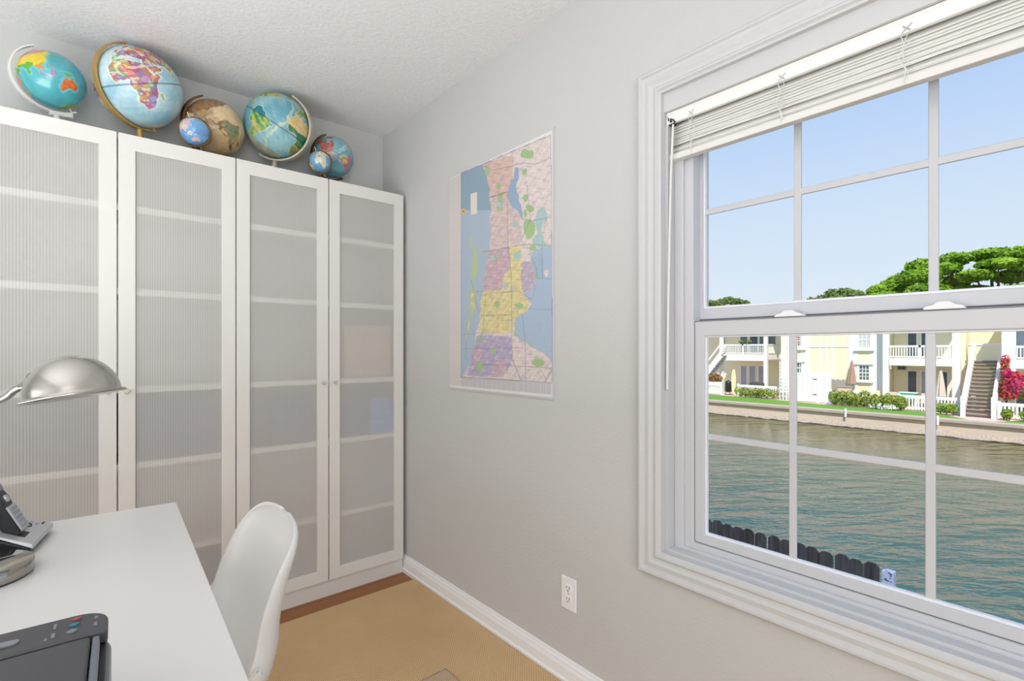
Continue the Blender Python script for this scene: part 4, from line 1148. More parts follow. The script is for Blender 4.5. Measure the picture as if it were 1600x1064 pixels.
def water():
    m = bpy.data.materials.new('canal_water'); nt, b = nodes(m)
    tc = nt.nodes.new('ShaderNodeTexCoord')
    sp = nt.nodes.new('ShaderNodeSeparateXYZ'); nt.links.new(tc.outputs['Object'], sp.inputs[0])
    def noise(scale, stretch, det, rot=0.0, rough=.55):
        mp = nt.nodes.new('ShaderNodeMapping'); mp.inputs['Scale'].default_value = stretch; mp.inputs['Rotation'].default_value = (0, 0, rot)
        m0 = nt.nodes.new('ShaderNodeMapping'); m0.inputs['Rotation'].default_value = (0, 0, rot)
        mp.inputs['Rotation'].default_value = (0, 0, 0)
        nt.links.new(tc.outputs['Object'], m0.inputs['Vector']); nt.links.new(m0.outputs['Vector'], mp.inputs['Vector'])
        n = nt.nodes.new('ShaderNodeTexNoise'); n.inputs['Scale'].default_value = scale; n.inputs['Detail'].default_value = det
        n.inputs['Roughness'].default_value = rough; n.inputs['Distortion'].default_value = .6
        nt.links.new(mp.outputs['Vector'], n.inputs['Vector']); return n.outputs['Fac']
    a = noise(1.0, (.42, 1.25, 1), 3, R(36))
    c = noise(1.0, (1.5, 3.6, 1), 3, R(48))
    d = noise(1.0, (.14, .40, 1), 2, R(30))
    h = math_node(nt, 'ADD', math_node(nt, 'MULTIPLY', a, 1.0), math_node(nt, 'MULTIPLY', c, .34))
    h = math_node(nt, 'ADD', h, math_node(nt, 'MULTIPLY', d, 1.6))
    bp = nt.nodes.new('ShaderNodeBump'); bp.inputs['Strength'].default_value = 1.0; bp.inputs['Distance'].default_value = .50
    nt.links.new(h, bp.inputs['Height']); nt.links.new(bp.outputs['Normal'], b.inputs['Normal'])
    # far bank's yellowish reflection put into the colour: olive there, teal nearer the house
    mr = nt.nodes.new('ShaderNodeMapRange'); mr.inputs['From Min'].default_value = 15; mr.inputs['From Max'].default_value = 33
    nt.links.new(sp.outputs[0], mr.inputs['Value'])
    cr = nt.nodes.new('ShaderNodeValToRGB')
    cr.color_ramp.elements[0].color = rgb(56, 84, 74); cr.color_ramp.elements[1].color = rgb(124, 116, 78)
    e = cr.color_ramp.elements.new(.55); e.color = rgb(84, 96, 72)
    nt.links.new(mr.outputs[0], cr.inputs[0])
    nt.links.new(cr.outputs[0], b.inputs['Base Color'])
    b.inputs['Roughness'].default_value = .05
    b.inputs['IOR'].default_value = 1.75
    return m
M['water'] = water()

# ---- ground, canal
WZ = -3.86
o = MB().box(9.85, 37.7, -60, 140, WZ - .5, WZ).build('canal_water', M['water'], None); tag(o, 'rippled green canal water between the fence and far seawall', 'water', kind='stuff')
struct(box1('ground_near', M['yard'], None, WX + .2, 9.8, -40, 90, -3.6, -3.0))
struct(box1('ground_far', M['paver'], None, 38.6, 150, -80, 220, -4.2, GZ))
sw = bpy.data.objects.new('seawall', None); COL.objects.link(sw); sw.location = (38.3, 20, WZ); sw['kind'] = 'structure'
MB().box(38.15, 38.7, -60, 160, WZ - .6, GZ - .17).build('wall_face', M['conc'], sw)
MB().box(38.0, 38.8, -60, 160, GZ - .168, GZ + .03).build('wall_cap', M['cap'], sw, bevel=.03)
b = MB(); g = random.Random(4); ys = np.arange(-30, 90, .35)
rows = []
for z_, x_ in ((WZ - .1, 37.72), (WZ + .10, 37.80), (WZ + .26, 37.98), (WZ + .34, 38.14)):
    rows.append([(x_ + g.uniform(-.07, .07), y, z_ + g.uniform(-.05, .05)) for y in ys])
b.grid(rows); b.build('oyster_ledge', M['barn'], sw, smooth=True)
b = MB(); rows = []
for z_, x_ in ((WZ - .1, 37.66), (WZ + .03, 37.68), (WZ + .07, 37.80)):
    rows.append([(x_ + g.uniform(-.07, .05), y, z_ + g.uniform(-.03, .04)) for y in ys])
b.grid(rows); b.build('waterline_crust', M['barn_dk'], sw, smooth=True)
# lawn strips
def lawn(name, px, label):
    pts = []
    for (x_, y_) in px:
        u = (x_ - 800) / F; t = (CZ - (GZ + .02)) / ((y_ - HY) / F)
        pts.append(((SY + CY * u) * t, (CY - SY * u) * t))
    pts = [(min(43.2, max(38.85, a)), b_) for a, b_ in pts]
    o = MB().prism(pts, 'z', GZ + .005, GZ + .03).build(name, M['grass'], None)
    return tag(o, label, 'lawn', kind='stuff')
lawn('lawn_grass', [(1040, 622), (1040, 609), (1107, 614.5), (1237, 627), (1300, 633.5), (1380, 638.5), (1440, 643), (1475, 648), (1506, 657), (1470, 656.5), (1380, 650), (1237, 637), (1107, 627)], 'bright green lawn strip along the far seawall, left of the stairs')
lawn('lawn_grass', [(1548, 663), (1566, 659), (1600, 657), (1680, 664), (1680, 680), (1600, 670)], 'bright green lawn strip along the far seawall, right of the stairs')
for px, py in ((1322, 646), (1466, 660)):
    p = P(px, py, 38.05)
    o = thing('mooring_post', (38.0, p.y, GZ - .3), 'small white mooring post on the far seawall, ' + ('by the middle shrubs' if px < 1400 else 'left of the stairs'), 'post', 'white posts on the far seawall')
    MB().box(37.91, 37.99, p.y - .05, p.y + .05, GZ - .35, GZ + .16).build('post_body', M['xwhite'], o, bevel=.01)
    MB().hexa([(37.90, p.y - .06, GZ + .161), (38.0, p.y - .06, GZ + .161), (38.0, p.y + .06, GZ + .161), (37.90, p.y + .06, GZ + .161)], [(37.93, p.y - .02, GZ + .20), (37.96, p.y - .02, GZ + .20), (37.96, p.y + .02, GZ + .20), (37.93, p.y + .02, GZ + .20)]).build('post_cap', M['xwhite'], o)

# ---- helpers for facades: everything on the plane X = D, sizes taken along y and z
def win_far(parent, D, px0, py0, px1, py1, rows=2, cols=2, sill=True, head=True, glassm=None, tw=.16):
    a = P(px0, (py0 + py1) / 2, D).y; b_ = P(px1, (py0 + py1) / 2, D).y
    xm = (px0 + px1) / 2
    z1 = P(xm, py0, D).z; z0 = P(xm, py1, D).z
    y0, y1 = sorted((a, b_))
    m = MB(); ring_frame(m, 'x', y0 - tw, y1 + tw, z0 - tw * .6, z1 + tw * .6, tw, tw * .6, tw * .6, D - .06, D + .02)
    if sill: m.box(D - .16, D + .02, y0 - tw - .12, y1 + tw + .12, z0 - tw * .6 - .10, z0 - tw * .6)
    if head: m.box(D - .14, D + .02, y0 - tw - .10, y1 + tw + .10, z1 + tw * .6, z1 + tw * .6 + .13)
    f = m.build('window', M['xwhite'], parent)
    MB().box(D - .012, D + .004, y0, y1, z0, z1).build('pane', glassm or M['dkglass'], f)
    mm = MB()
    for k in range(1, cols): yy = y0 + (y1 - y0) * k / cols; mm.box(D - .03, D - .013, yy - .02, yy + .02, z0, z1)
    for k in range(1, rows): zz = z0 + (z1 - z0) * k / rows; w_ = .035 if k == rows // 2 else .02; mm.box(D - .032, D - .0135, y0, y1, zz - w_, zz + w_)
    mm.build('muntins', M['xwhite'], f)
    return f

def door_far(parent, D, px0, px1, z0, z1, m, name='door'):
    y0, y1 = sorted((YD(px0, D), YD(px1, D)))
    mm = MB(); ring_frame(mm, 'x', y0 - .07, y1 + .07, z0, z1 + .08, .07, .01, .08, D - .05, D)
    f = mm.build(name, M['xwhite'], parent)
    MB().box(D - .03, D - .005, y0, y1, z0 + .01, z1).build('door_leaf', m, f)
    return f

def balcony(parent, D, D2, ya, yb, zd0, zd1, zr, mid=True, sides=(False, False)):
    """deck from D to D2 with front railing between ya and yb"""
    y0, y1 = sorted((ya, yb))
    MB().box(D - .05, D2, y0, y1, zd0, zd1).build('balcony_deck', M['xwhite'], parent)
    rl = MB()
    rl.box(D, D + .09, y0, y1, zr - .14, zr); rl.box(D + .01, D + .08, y0, y1, zd1 + .06, zd1 + .15)
    n = int((y1 - y0) / .15)
    for k in range(n):
        yy = y0 + (k + .5) * (y1 - y0) / n
        rl.box(D + .022, D + .068, yy - .028, yy + .028, zd1 + .15, zr - .14)
    if mid: rl.box(D + .0, D + .09, (y0 + y1) / 2 - .06, (y0 + y1) / 2 + .06, zd1, zr)
    for s, yy in zip(sides, (y0, y1)):
        if s:
            rl.box(D + .09, D2, yy - .04, yy + .04, zr - .14, zr); rl.box(D + .09, D2, yy - .03, yy + .03, zd1 + .06, zd1 + .15)
            n2 = int((D2 - D) / .15)
            for k in range(n2):
                xx = D + .09 + (k + .5) * (D2 - D - .09) / n2
                rl.box(xx - .028, xx + .028, yy - .022, yy + .022, zd1 + .15, zr - .14)
    rl.build('balcony_railing', M['xwhite'], parent)

def post(parent, D, px, w_, z0, z1, name='post', pd=None):
    y = YD(px, D); d = pd or w_
    return MB().box(D - .06, D - .06 + d, y - w_ / 2, y + w_ / 2, z0, z1).build(name, M['xwhite'], parent, bevel=.01)

# ================= middle yellow building
DM = 44.0
yM0, yM1 = YD(1384, DM), YD(1221, DM)
mid = thing('apartment_building', (DM + 5, (yM0 + yM1) / 2, GZ), 'pale yellow two-storey building with white battens behind the white gate, middle of the far bank', 'building')
RZ = 5.02
MB().box(DM, DM + 9, yM0, yM1, GZ, RZ - .3).build('wall', M['yellow'], mid)
MB().box(DM - .5, DM + 9.5, yM0 - .1, yM1 + .01, RZ - .3, RZ).build('roof', M['roof'], mid)
bt = MB()
for px in (1264, 1281, 1291, 1300, 1327):
    y = YD(px, DM); bt.box(DM - .03, DM, y - .05, y + .05, -1.9, RZ - .3)
zb = P(1290, 541.5, DM).z; bt.box(DM - .035, DM, YD(1330, DM), yM1 - .3, zb - .05, zb + .05)
zc = P(1350, 548, DM).z
for px in (1237, 1258, 1333, 1367): y = YD(px, DM); bt.box(DM - .028, DM, y - .30, y + .30, GZ, RZ - .3)
bt.build('batten', M['xwhite'], mid)
for ca, cb in ((yM0 - .02, yM0 + .35), (yM1 - .35, yM1 + .015)):
    MB().box(DM - .06, DM, ca, cb, GZ, RZ - .3).build('corner_board', M['xwhite'], mid)
shut = mat('red_white_curtain_glass', rgb(150, 96, 104), .3, var=.3, vscale=2)
win_far(mid, DM, 1246.5, 522, 1254, 543, 6, 2, glassm=shut)
win_far(mid, DM, 1246, 567.5, 1253, 582, 2, 2)
win_far(mid, DM, 1341.5, 518, 1359.5, 544, 2, 3, glassm=mat('pale_blind_glass', rgb(205, 208, 208), .3, var=.04))
win_far(mid, DM, 1343, 571.5, 1358, 593.5, 4, 3)
for px in (1324, 1353):
    y = YD(px, DM)
    v = thing('roof_vent', (DM + .6, y, RZ), 'small dark vent cap on the far roof edge, ' + ('left one of two' if px < 1330 else 'right one of two'), 'vent', 'roof vents on the yellow building')
    MB().lathe([(.10, 0), (.10, .10), (.22 if px < 1330 else .12, .10), (.20 if px < 1330 else .11, .22), (0, .25)], 14, (DM + .6, y, RZ)).build('vent_cap', M['barn_dk'], v)

# ================= left building with two-storey porches
DL, DLW = 46.0, 49.0
yL0, yL1 = YD(1221, DM) + .02, YD(1040, DL)
lb = thing('apartment_building', (DLW + 3, (yL0 + yL1) / 2, GZ), 'yellow building with white balcony and pale curtained doors, left end of the far bank', 'building')
MB().box(DLW, DLW + 7, yL0, yL1, GZ, 4.9).build('wall', M['yellow'], lb)
MB().box(DL - .6, DLW + 7.5, yL0 + .25, yL1, 4.9, 5.25).build('roof', M['roof'], lb)
yA, yB = YD(1127, DL), YD(1196, DL)
zdk0, zdk1, zrl = P(1160, 563.5, DL).z, P(1160, 553.5, DL).z, P(1160, 537.8, DL).z
balcony(lb, DL, DLW, yA + .1, yB - .1, zdk0, zdk1, zrl, True, (True, False))
post(lb, DL, 1127, .30, GZ, 4.9); post(lb, DL, 1196, .30, GZ, 4.9)
MB().box(DL - .05, DL + .25, yL0 + .3, yL1, 4.4, 4.9).build('beam', M['xwhite'], lb)
for a_, b_ in ((1158, 1166.5), (1171, 1180.5), (1185.5, 1194)):
    door_far(lb, DLW, a_, b_, GZ + .05, -.35, M['curtain'])
for a_, b_, m_ in ((1128, 1133, M['dkdoor']), (1157, 1168, M['dkglass']), (1172, 1184, M['dkdoor']), (1187, 1194, M['dkglass']), (1200, 1212, M['dkglass'])):
    door_far(lb, DLW, a_, b_, zdk1 + .05, zdk1 + 2.3, m_)
# white flank panel with lattice by the yellow corner
lt = MB(); y0 = YD(1225, DM - .9)
for k in range(9):
    lt.box(DM - .93, DM - .90, y0 - .5, y0 + .35, -2.2 + k * .28, -2.1 + k * .28)
for k in range(4):
    lt.box(DM - .95, DM - .92, y0 - .5 + k * .26, y0 - .44 + k * .26, GZ, .35)
lo_ = lt.build('trellis', M['xwhite'], None); tag(lo_, 'tall white slatted trellis at the left corner of the yellow building', 'trellis')
# outside stair at the far left
st = thing('staircase', (DL - 1.5, YD(1112, 44.5), GZ), 'white outdoor staircase rising to the left balcony, partly hidden by the window frame', 'stairs')
A1 = P(1095, 596, 44.5); A2 = P(1126, 556, 44.5)
for dx in (0, 1.1):
    MB().bar(A1 + Vector((dx, 0, 0)), A2 + Vector((dx, 0, 0)), .08, .40).build('stringer', M['xwhite'], st)
    MB().bar(A1 + Vector((dx, 0, 1.05)), A2 + Vector((dx, 0, 1.05)), .08, .14).build('handrail', M['xwhite'], st)
for k in range(10):
    p = A1.lerp(A2, (k + .5) / 10)
    MB().box(p.x - .0, p.x + 1.1, p.y - .16, p.y + .16, p.z + .1, p.z + .15).build('step', M['tread'], st)

# ================= right building: balcony, posts
DR, DRW = 43.3, 46.0
yR1, yR0 = YD(1384, DR), YD(1494.5, DR)
rb = thing('apartment_building', (DRW + 3, (yR0 + yR1) / 2, GZ), 'yellow building with long white balcony left of the outdoor staircase', 'building')
MB().box(DRW, DRW + 8, YD(1500, DRW) - .3, yM0 - .02, GZ, 4.5).build('wall', M['yellow'], rb)
MB().box(DR - .5, DRW + 8, yR0 - .5, yM0 - .12, 4.5, 4.85).build('roof', M['roof'], rb)
zd0, zd1, zr = P(1430, 571.5, DR).z, P(1430, 560, DR).z, P(1430, 539.5, DR).z
balcony(rb, DR, DRW, yR0 + .2, yR1 - .2, zd0, zd1, zr, True, (True, False))
post(rb, DR, 1384, .34, GZ, 4.5); post(rb, DR, 1494, .40, GZ, 4.5)
MB().box(DR - .05, DR + .25, yR0, yR1, 4.1, 4.5).build('beam', M['xwhite'], rb)
for a_, b_, m_ in ((1419, 1432, M['dkdoor']), (1440, 1452, M['curtain']), (1468, 1480, M['dkdoor'])):
    door_far(rb, DRW, a_, b_, GZ + .05, -.35, m_)
for a_, b_, m_ in ((1419, 1432, M['dkdoor']), (1440, 1452, M['dkdoor'])):
    door_far(rb, DRW, a_, b_, zd1 + .05, zd1 + 2.3, m_)
for px in (1405, 1412):
    p = P(px, 575, DRW - .12)
    MB().box(p.x - .1, p.x + .1, p.y - .09, p.y + .09, -.25, .0).build('wall_light', M['dkdoor'], rb)

# ================= far right building beyond the stairs
DF = 43.0
fb = thing('apartment_building', (DF + 6, YD(1600, DF) - 3, GZ), 'yellow building with white balcony behind the pink bougainvillea, right edge', 'building')
yF1 = YD(1572, DF)
MB().box(DF + 2.6, DF + 10, yF1 - 9, yF1 - .1, GZ, 4.3).build('wall', M['yellow'], fb)
MB().box(DF - .5, DF + 10, yF1 - 9, yF1 + .05, 4.3, 4.65).build('roof', M['roof'], fb)
balcony(fb, DF, DF + 2.6, yF1 - 9, yF1 - .4, P(1590, 576, DF).z, P(1590, 562, DF).z, P(1590, 540, DF).z, True, (False, False))
post(fb, DF, 1576, .62, GZ, 4.3, pd=.3)
door_far(fb, DF + 2.6, 1585, 1605, GZ + .05, -.4, M['dkglass'])
door_far(fb, DF + 2.6, 1588, 1605, .6, 2.8, M['curtain'])

# ================= wooden staircase to the upper landing
sc = thing('staircase', (42.3, YD(1531, 42), GZ), 'wide outdoor staircase with white sides and grey wooden treads, facing the canal', 'stairs')
ya, yb = YD(1553.5, 41.5), YD(1511, 41.5)
NS = 15; X0, X1 = 40.75, 44.6; ZT = zd1 - .1
for k in range(NS):
    x = X0 + (X1 - X0) * k / NS; z = GZ + (ZT - GZ) * (k + 1) / NS
    MB().box(x - .02, x + (X1 - X0) / NS + .04, ya, yb, z - .07, z).build('step', M['tread'], sc)
    if k % 1 == 0:
        MB().box(x + .09, x + .12, ya + .02, yb - .02, z - .16, z - .071).build('riser', M['greywood'], sc)
for y in (ya - .07, yb + .07):
    MB().bar((X0 - .10, y, GZ + .20), (X1, y, ZT + .05), .13, .42).build('stringer', M['xwhite'], sc)
    MB().bar((X0 - .0, y, GZ + 1.15), (X1, y, ZT + 1.0), .16, .16).build('handrail', M['xwhite'], sc)
    MB().bar((X0 + .0, y, GZ + .68), (X1, y, ZT + .53), .06, .75).build('side_panel', M['xwhite'], sc)
    MB().box(X0 - .26, X0 - .08, y - .11, y + .11, GZ, GZ + 1.25).build('newel_post', M['xwhite'], sc)
    MB().box(X1 - .1, X1 + .1, y - .11, y + .11, GZ, ZT + 1.15).build('newel_post', M['xwhite'], sc)
MB().box(X1 + .05, X1 + 1.4, ya - .05, yb + .5, ZT - .25, ZT).build('landing', M['xwhite'], sc)
MB().box(X1 + 1.4, X1 + 1.5, ya - .05, yb + .5, ZT, ZT + 1.0).build('landing_screen', M['yellow'], sc)
MB().box(X1 + 1.35, X1 + 1.55, ya - .05, yb + .5, ZT + 1.0, ZT + 1.12).build('landing_rail', M['xwhite'], sc)
# wall closing the passage behind the stairs
pw = box1('passage_wall', M['yellow'], None, DRW + 2, DRW + 2.2, YD(1580, DRW + 2), YD(1490, DRW + 2), GZ, 4.6); struct(pw); pw.name = 'wall_passage'

# ================= fences on the far bank
def picket(label, D, px0, px1, h=1.02, gap=.16, w_=.085, z=GZ):
    y0, y1 = sorted((YD(px0, D), YD(px1, D)))
    f = thing('picket_fence', (D, (y0 + y1) / 2, z), label, 'fence', 'low white picket fences on the far bank')
    m = MB()
    m.box(D, D + .06, y0, y1, z + h - .20, z + h); m.box(D, D + .06, y0, y1, z + .12, z + .26)
    n = max(2, int((y1 - y0) / gap))
    for k in range(n):
        yy = y0 + (k + .5) * (y1 - y0) / n
        m.box(D - .02, D + .02, yy - w_ / 2, yy + w_ / 2, z + .05, z + h - .02)
    m.build('picket_panel', M['xwhite'], f)
    np_ = max(2, int((y1 - y0) / 2.2) + 1)
    for k in range(np_):
        yy = y0 + (y1 - y0) * k / (np_ - 1)
        MB().box(D - .03, D + .09, yy - .07, yy + .07, z, z + h + .08).build('fence_post', M['xwhite'], f)
picket('low white picket fence beside the planter at the left edge of the far view', 43.6, 1090, 1127)
picket('low white picket fence in front of the curtained doors', 43.6, 1153, 1230)
picket('low white picket fence below the brown umbrella', 42.4, 1298, 1362)
picket('low white picket fence in front of the green table', 42.0, 1404, 1506)
picket('low white picket fence below the pink bougainvillea', 41.0, 1561, 1640, .95)

gt = thing('privacy_gate', (42.6, YD(1272, 42.6), GZ), 'tall plain white two-leaf gate beside the yellow wall', 'gate')
zt = P(1260, 582.5, 42.6).z
for a_, b_ in ((1240, 1277), (1279, 1296)):
    y0, y1 = sorted((YD(a_, 42.6), YD(b_, 42.6)))
    lf = MB().box(42.6, 42.66, y0, y1, GZ + .05, zt).build('gate_leaf', M['xwhite'], gt, bevel=.01)
    n = max(2, int((y1 - y0) / .3)); gv = MB()
    for k in range(1, n): gv.box(42.592, 42.599, y0 + (y1 - y0) * k / n - .012, y0 + (y1 - y0) * k / n + .012, GZ + .08, zt - .04)
    gv.build('groove', M['roof'], lf)
for px in (1278, 1297): post(gt, 42.62, px, .14, GZ, zt + .04, 'gate_post')
for zz in (GZ + .6, zt - .5):
    p = YD(1277, 42.6); MB().box(42.58, 42.60, p, p + .3, zz, zz + .06).build('hinge', M['dkdoor'], gt)
gf = thing('board_fence', (43.4, YD(1310, 43.4), GZ), 'grey weathered board fence between white gate and umbrella', 'fence')
y0, y1 = sorted((YD(1299, 43.4), YD(1321, 43.4)))
nb = 8
for k in range(nb):
    a_ = y0 + (y1 - y0) * k / nb
    MB().box(43.4, 43.43, a_ + .006, a_ + (y1 - y0) / nb - .006, GZ, -1.05 + .05 * math.sin(k * 2.1)).build('board', M['greywood'], gf)

# ================= plants on the far bank
lf_shrub = leaf_mat('shrub_leaves', rgb(112, 138, 52), rgb(176, 184, 88), .2, 2.5)
lf_tree = leaf_mat('tree_leaves_bright', rgb(84, 126, 36), rgb(150, 186, 66), .25, .5)
lf_dull = leaf_mat('tree_leaves_dull', rgb(96, 118, 66), rgb(138, 156, 92), .25, .5)
lf_boug = leaf_mat('bougainvillea_bracts', rgb(196, 40, 120), rgb(222, 90, 130), .3, 1.5)
lf_red = leaf_mat('bougainvillea_red_bracts', rgb(190, 66, 66), rgb(214, 100, 100), .3, 1.5)
bark = mat('tree_bark', rgb(92, 80, 66), .9, var=.2)
def shrub(label, D, px0, px1, pyt, pyb, seed, dens=900, m=None, grp='shrubs along the picket fences', nb_=5):
    y0, y1 = sorted((YD(px0, D), YD(px1, D)))
    zt = P((px0 + px1) / 2, pyt + 2, D).z
    s = thing('shrub', (D, (y0 + y1) / 2, GZ + .032), label, 'shrub', grp)
    g = random.Random(seed); bl_ = []
    n = nb_
    for k in range(n):
        yy = y0 + (y1 - y0) * (k + .5) / n; h = (zt - GZ) * g.uniform(.75, 1.0)
        bl_.append(((D + g.uniform(-.15, .15), yy, GZ + .12 + h * .5), (.45, (y1 - y0) / n * 1.0, h * .52)))
    MB().leaves(bl_, dens, .075, seed).build('foliage', m or lf_shrub, s)
    st_ = MB()
    for k in range(n): st_.tube([(D, y0 + (y1 - y0) * (k + .5) / n, GZ + .032), bl_[k][0]], .03, 5)
    st_.build('stem', bark, s)
    return s
shrub('long low green shrub before the curtained doors, left', 42.9, 1153, 1212, 605, 621, 1, 1600, nb_=7)
shrub('dense green shrub right of the white gate', 41.6, 1299, 1356, 609, 632, 2, 2200)
sh3 = shrub('dense green shrub with white flowers below, right of the others', 41.2, 1363, 1413, 613, 637, 3, 1900)
fl = MB().leaves([((40.75, YD(1383, 40.75), GZ + .25), (.25, .75, .22))], 160, .08, 8)
fl.build('white_flower', M['xwhite'], sh3)
shrub('small pale green bush left of the staircase', 40.9, 1465, 1494, 627, 642, 4, 800, leaf_mat('pale_bush_leaves', rgb(120, 150, 60), rgb(170, 190, 90), .2, 2.5), nb_=3)
shrub('small yellow-green bush right of the staircase', 40.2, 1566, 1580, 640, 651, 5, 500, nb_=3)
shrub('small yellow-green bush at the right edge of the view', 40.2, 1596, 1630, 640, 653, 6, 500, nb_=3)
bg = thing('bougainvillea', (42.2, YD(1585, 42.2), GZ), 'pink and red bougainvillea bush right of the staircase', 'shrub')
def bc(px, py, ry, rz, D=41.9): q = P(px, py, D); return ((q.x, q.y, q.z), (.5, ry, rz))
MB().leaves([bc(1590, 603, .75, .55), bc(1582, 590, .4, .4), bc(1598, 597, .5, .4), bc(1572, 582, .22, .4)], 900, .09, 21).build('pink_blossom', lf_boug, bg)
MB().leaves([bc(1573, 605, .42, .7), bc(1570, 575, .24, .6), bc(1571, 562, .2, .3), bc(1577, 617, .45, .25), bc(1586, 588, .4, .3)], 700, .09, 22).build('red_blossom', lf_red, bg)
MB().leaves([bc(1576, 610, .5, .6, 42.2), bc(1571, 585, .25, 1.0, 42.2), bc(1595, 610, .7, .5, 42.2)], 1000, .09, 23).build('foliage', lf_shrub, bg)
MB().tube([(42.2, YD(1573, 42.2), GZ), (42.2, YD(1572, 42.2), -.6), (42.2, YD(1571, 42.2), .6)], .05, 6).build('stem', bark, bg)

def tree(label, D, blobs, n, size, seed, m, trunk_px):
    cs = []
    for (px, py, rx_, rz_) in blobs:
        q = P(px, py, D + random.Random(px * 7 + seed).uniform(-2, 2)); k = D / (SY + CY * (px - 800) / F) / F
        cs.append(((q.x, q.y, q.z), (rx_ * k * 1.1, rx_ * k * 1.15, rz_ * k * 1.15)))
    t = thing('tree', (D, YD(trunk_px, D), GZ), label, 'tree', 'trees beyond the far buildings')
    MB().leaves(cs, n, size, seed, inner=.35).build('crown', m, t)
    tr = MB(); base = Vector((D, YD(trunk_px, D), GZ))
    fork = Vector((D, base.y, 2.5))
    tr.tube([base, fork], [.45, .32], 8)
    for c, r in cs[:8]: tr.tube([fork, fork * .45 + Vector(c) * .55 + Vector((0, 0, -.3)), Vector(c)], [.24, .14, .05], 6)
    tr.build('trunk', bark, t)
tree('large spreading bright green tree over the roofs, right edge', 66, [(1492, 405, 20, 9), (1478, 420, 18, 8), (1545, 398, 28, 8), (1590, 396, 22, 9), (1560, 412, 25, 7), (1600, 412, 18, 10), (1525, 430, 22, 8), (1490, 440, 20, 9), (1580, 432, 22, 9), (1475, 455, 14, 9), (1510, 455, 28, 8), (1555, 458, 24, 7), (1595, 455, 24, 9), (1630, 425, 24, 24)], 15000, .22, 31, lf_tree, 1560)
tree('bright green bushy tree left of the large spreading tree', 57.5, [(1438, 418, 18, 12), (1425, 432, 18, 9), (1452, 430, 14, 16), (1405, 440, 16, 9), (1390, 447, 14, 9), (1372, 456, 14, 10), (1412, 455, 18, 10), (1440, 455, 18, 10), (1462, 455, 14, 10), (1385, 464, 24, 7)], 9500, .21, 32, lf_tree, 1430)
tree('dull green distant tree above the roof beyond the middle muntin', 95, [(1300, 461, 10, 8), (1318, 458, 12, 7), (1335, 461, 12, 7), (1285, 467, 8, 5), (1268, 470, 6, 5), (1345, 467, 12, 5), (1310, 470, 22, 6)], 2200, .36, 33, lf_dull, 1310)
tree('dull green distant tree above the roof at the left window edge', 95, [(1112, 474, 8, 4.5), (1126, 473, 8, 5), (1138, 469, 8, 5), (1150, 472, 9, 5), (1162, 474, 8, 4), (1100, 476, 8, 5)], 2000, .30, 34, lf_dull, 1130)

# ================= patio things on the far bank
def q3(px, py, D): return P(px, py, D)
def closed_umbrella(label, D, px, pyt, m, h_cov=1.5, seed=0):
    p = P(px, pyt, D); u_ = thing('patio_umbrella', (D, p.y, GZ), label, 'umbrella', 'closed patio umbrellas on the far bank')
    MB().tube([(D, p.y, GZ), (D, p.y, p.z + .05)], .025, 8).build('pole', M['greywood'], u_)
    prof = []
    n = 8
    c = MB(); rows = []
    for k in range(n + 1):
        t = k / n; z = p.z - t * h_cov; r = .05 + .20 * t ** .8
        rows.append([(D + r * (1 + .22 * math.cos(6 * a)) * math.cos(a), p.y + r * (1 + .22 * math.cos(6 * a)) * math.sin(a), z) for a in np.linspace(0, 2 * PI, 37)])
    c.grid(rows); c.build('folded_canopy', m, u_, smooth=True, angle=180)
    MB().lathe([(.28, 0), (.28, .05), (.06, .09), (.04, .3), (0, .3)], 16, (D, p.y, GZ)).build('base', M['dkdoor'], u_)
cl_br = mat('brown_canvas', rgb(172, 140, 122), .9, var=.06); cl_be = mat('beige_canvas', rgb(214, 200, 182), .9, var=.05); cl_wh = mat('white_canvas', rgb(236, 236, 232), .9, var=.04)
closed_umbrella('closed brown patio umbrella by the lower window of the yellow building', 43.62, 1331, 564, cl_br, 1.7)
closed_umbrella('closed beige patio umbrella under the long balcony', 43.0, 1470, 579, cl_be, 1.7)
def table_far(label, D, px, top_z, ry, rx_, cm, skirt):
    y = YD(px, D); t = thing('patio_table', (D, y, GZ), label, 'table')
    MB().box(D - rx_, D + rx_, y - ry, y + ry, top_z - .05, top_z).build('tabletop', M['xwhite'], t, bevel=.01)
    MB().box(D - rx_ - .02, D - rx_ - .003, y - ry, y + ry, top_z - .45, top_z - .02).build('table_skirt', cm, t)
    for sx in (-1, 1):
        for sy in (-1, 1):
            MB().box(D + sx * (rx_ - .08) - .03, D + sx * (rx_ - .08) + .03, y + sy * (ry - .08) - .03, y + sy * (ry - .08) + .03, GZ, top_z - .05).build('leg', M['xwhite'], t)
table_far('patio table with white top and green cloth under the long balcony', 42.9, 1419, GZ + 1.15, .5, .4, mat('green_cloth', rgb(70, 170, 130), .8, var=.06), .45)
tc_ = thing('patio_cabinet', (42.9, YD(1322, 42.9), GZ), 'beige patio cabinet beside the closed brown umbrella', 'cabinet')
y = YD(1320, 42.9)
MB().box(42.7, 43.15, y - .40, y + .40, GZ, GZ + 1.28).build('cabinet_body', mat('beige_panel', rgb(222, 196, 172), .7, var=.04), tc_, bevel=.01)
MB().box(42.66, 43.2, y - .44, y + .44, GZ + 1.281, GZ + 1.36).build('cabinet_top', M['greywood'], tc_)
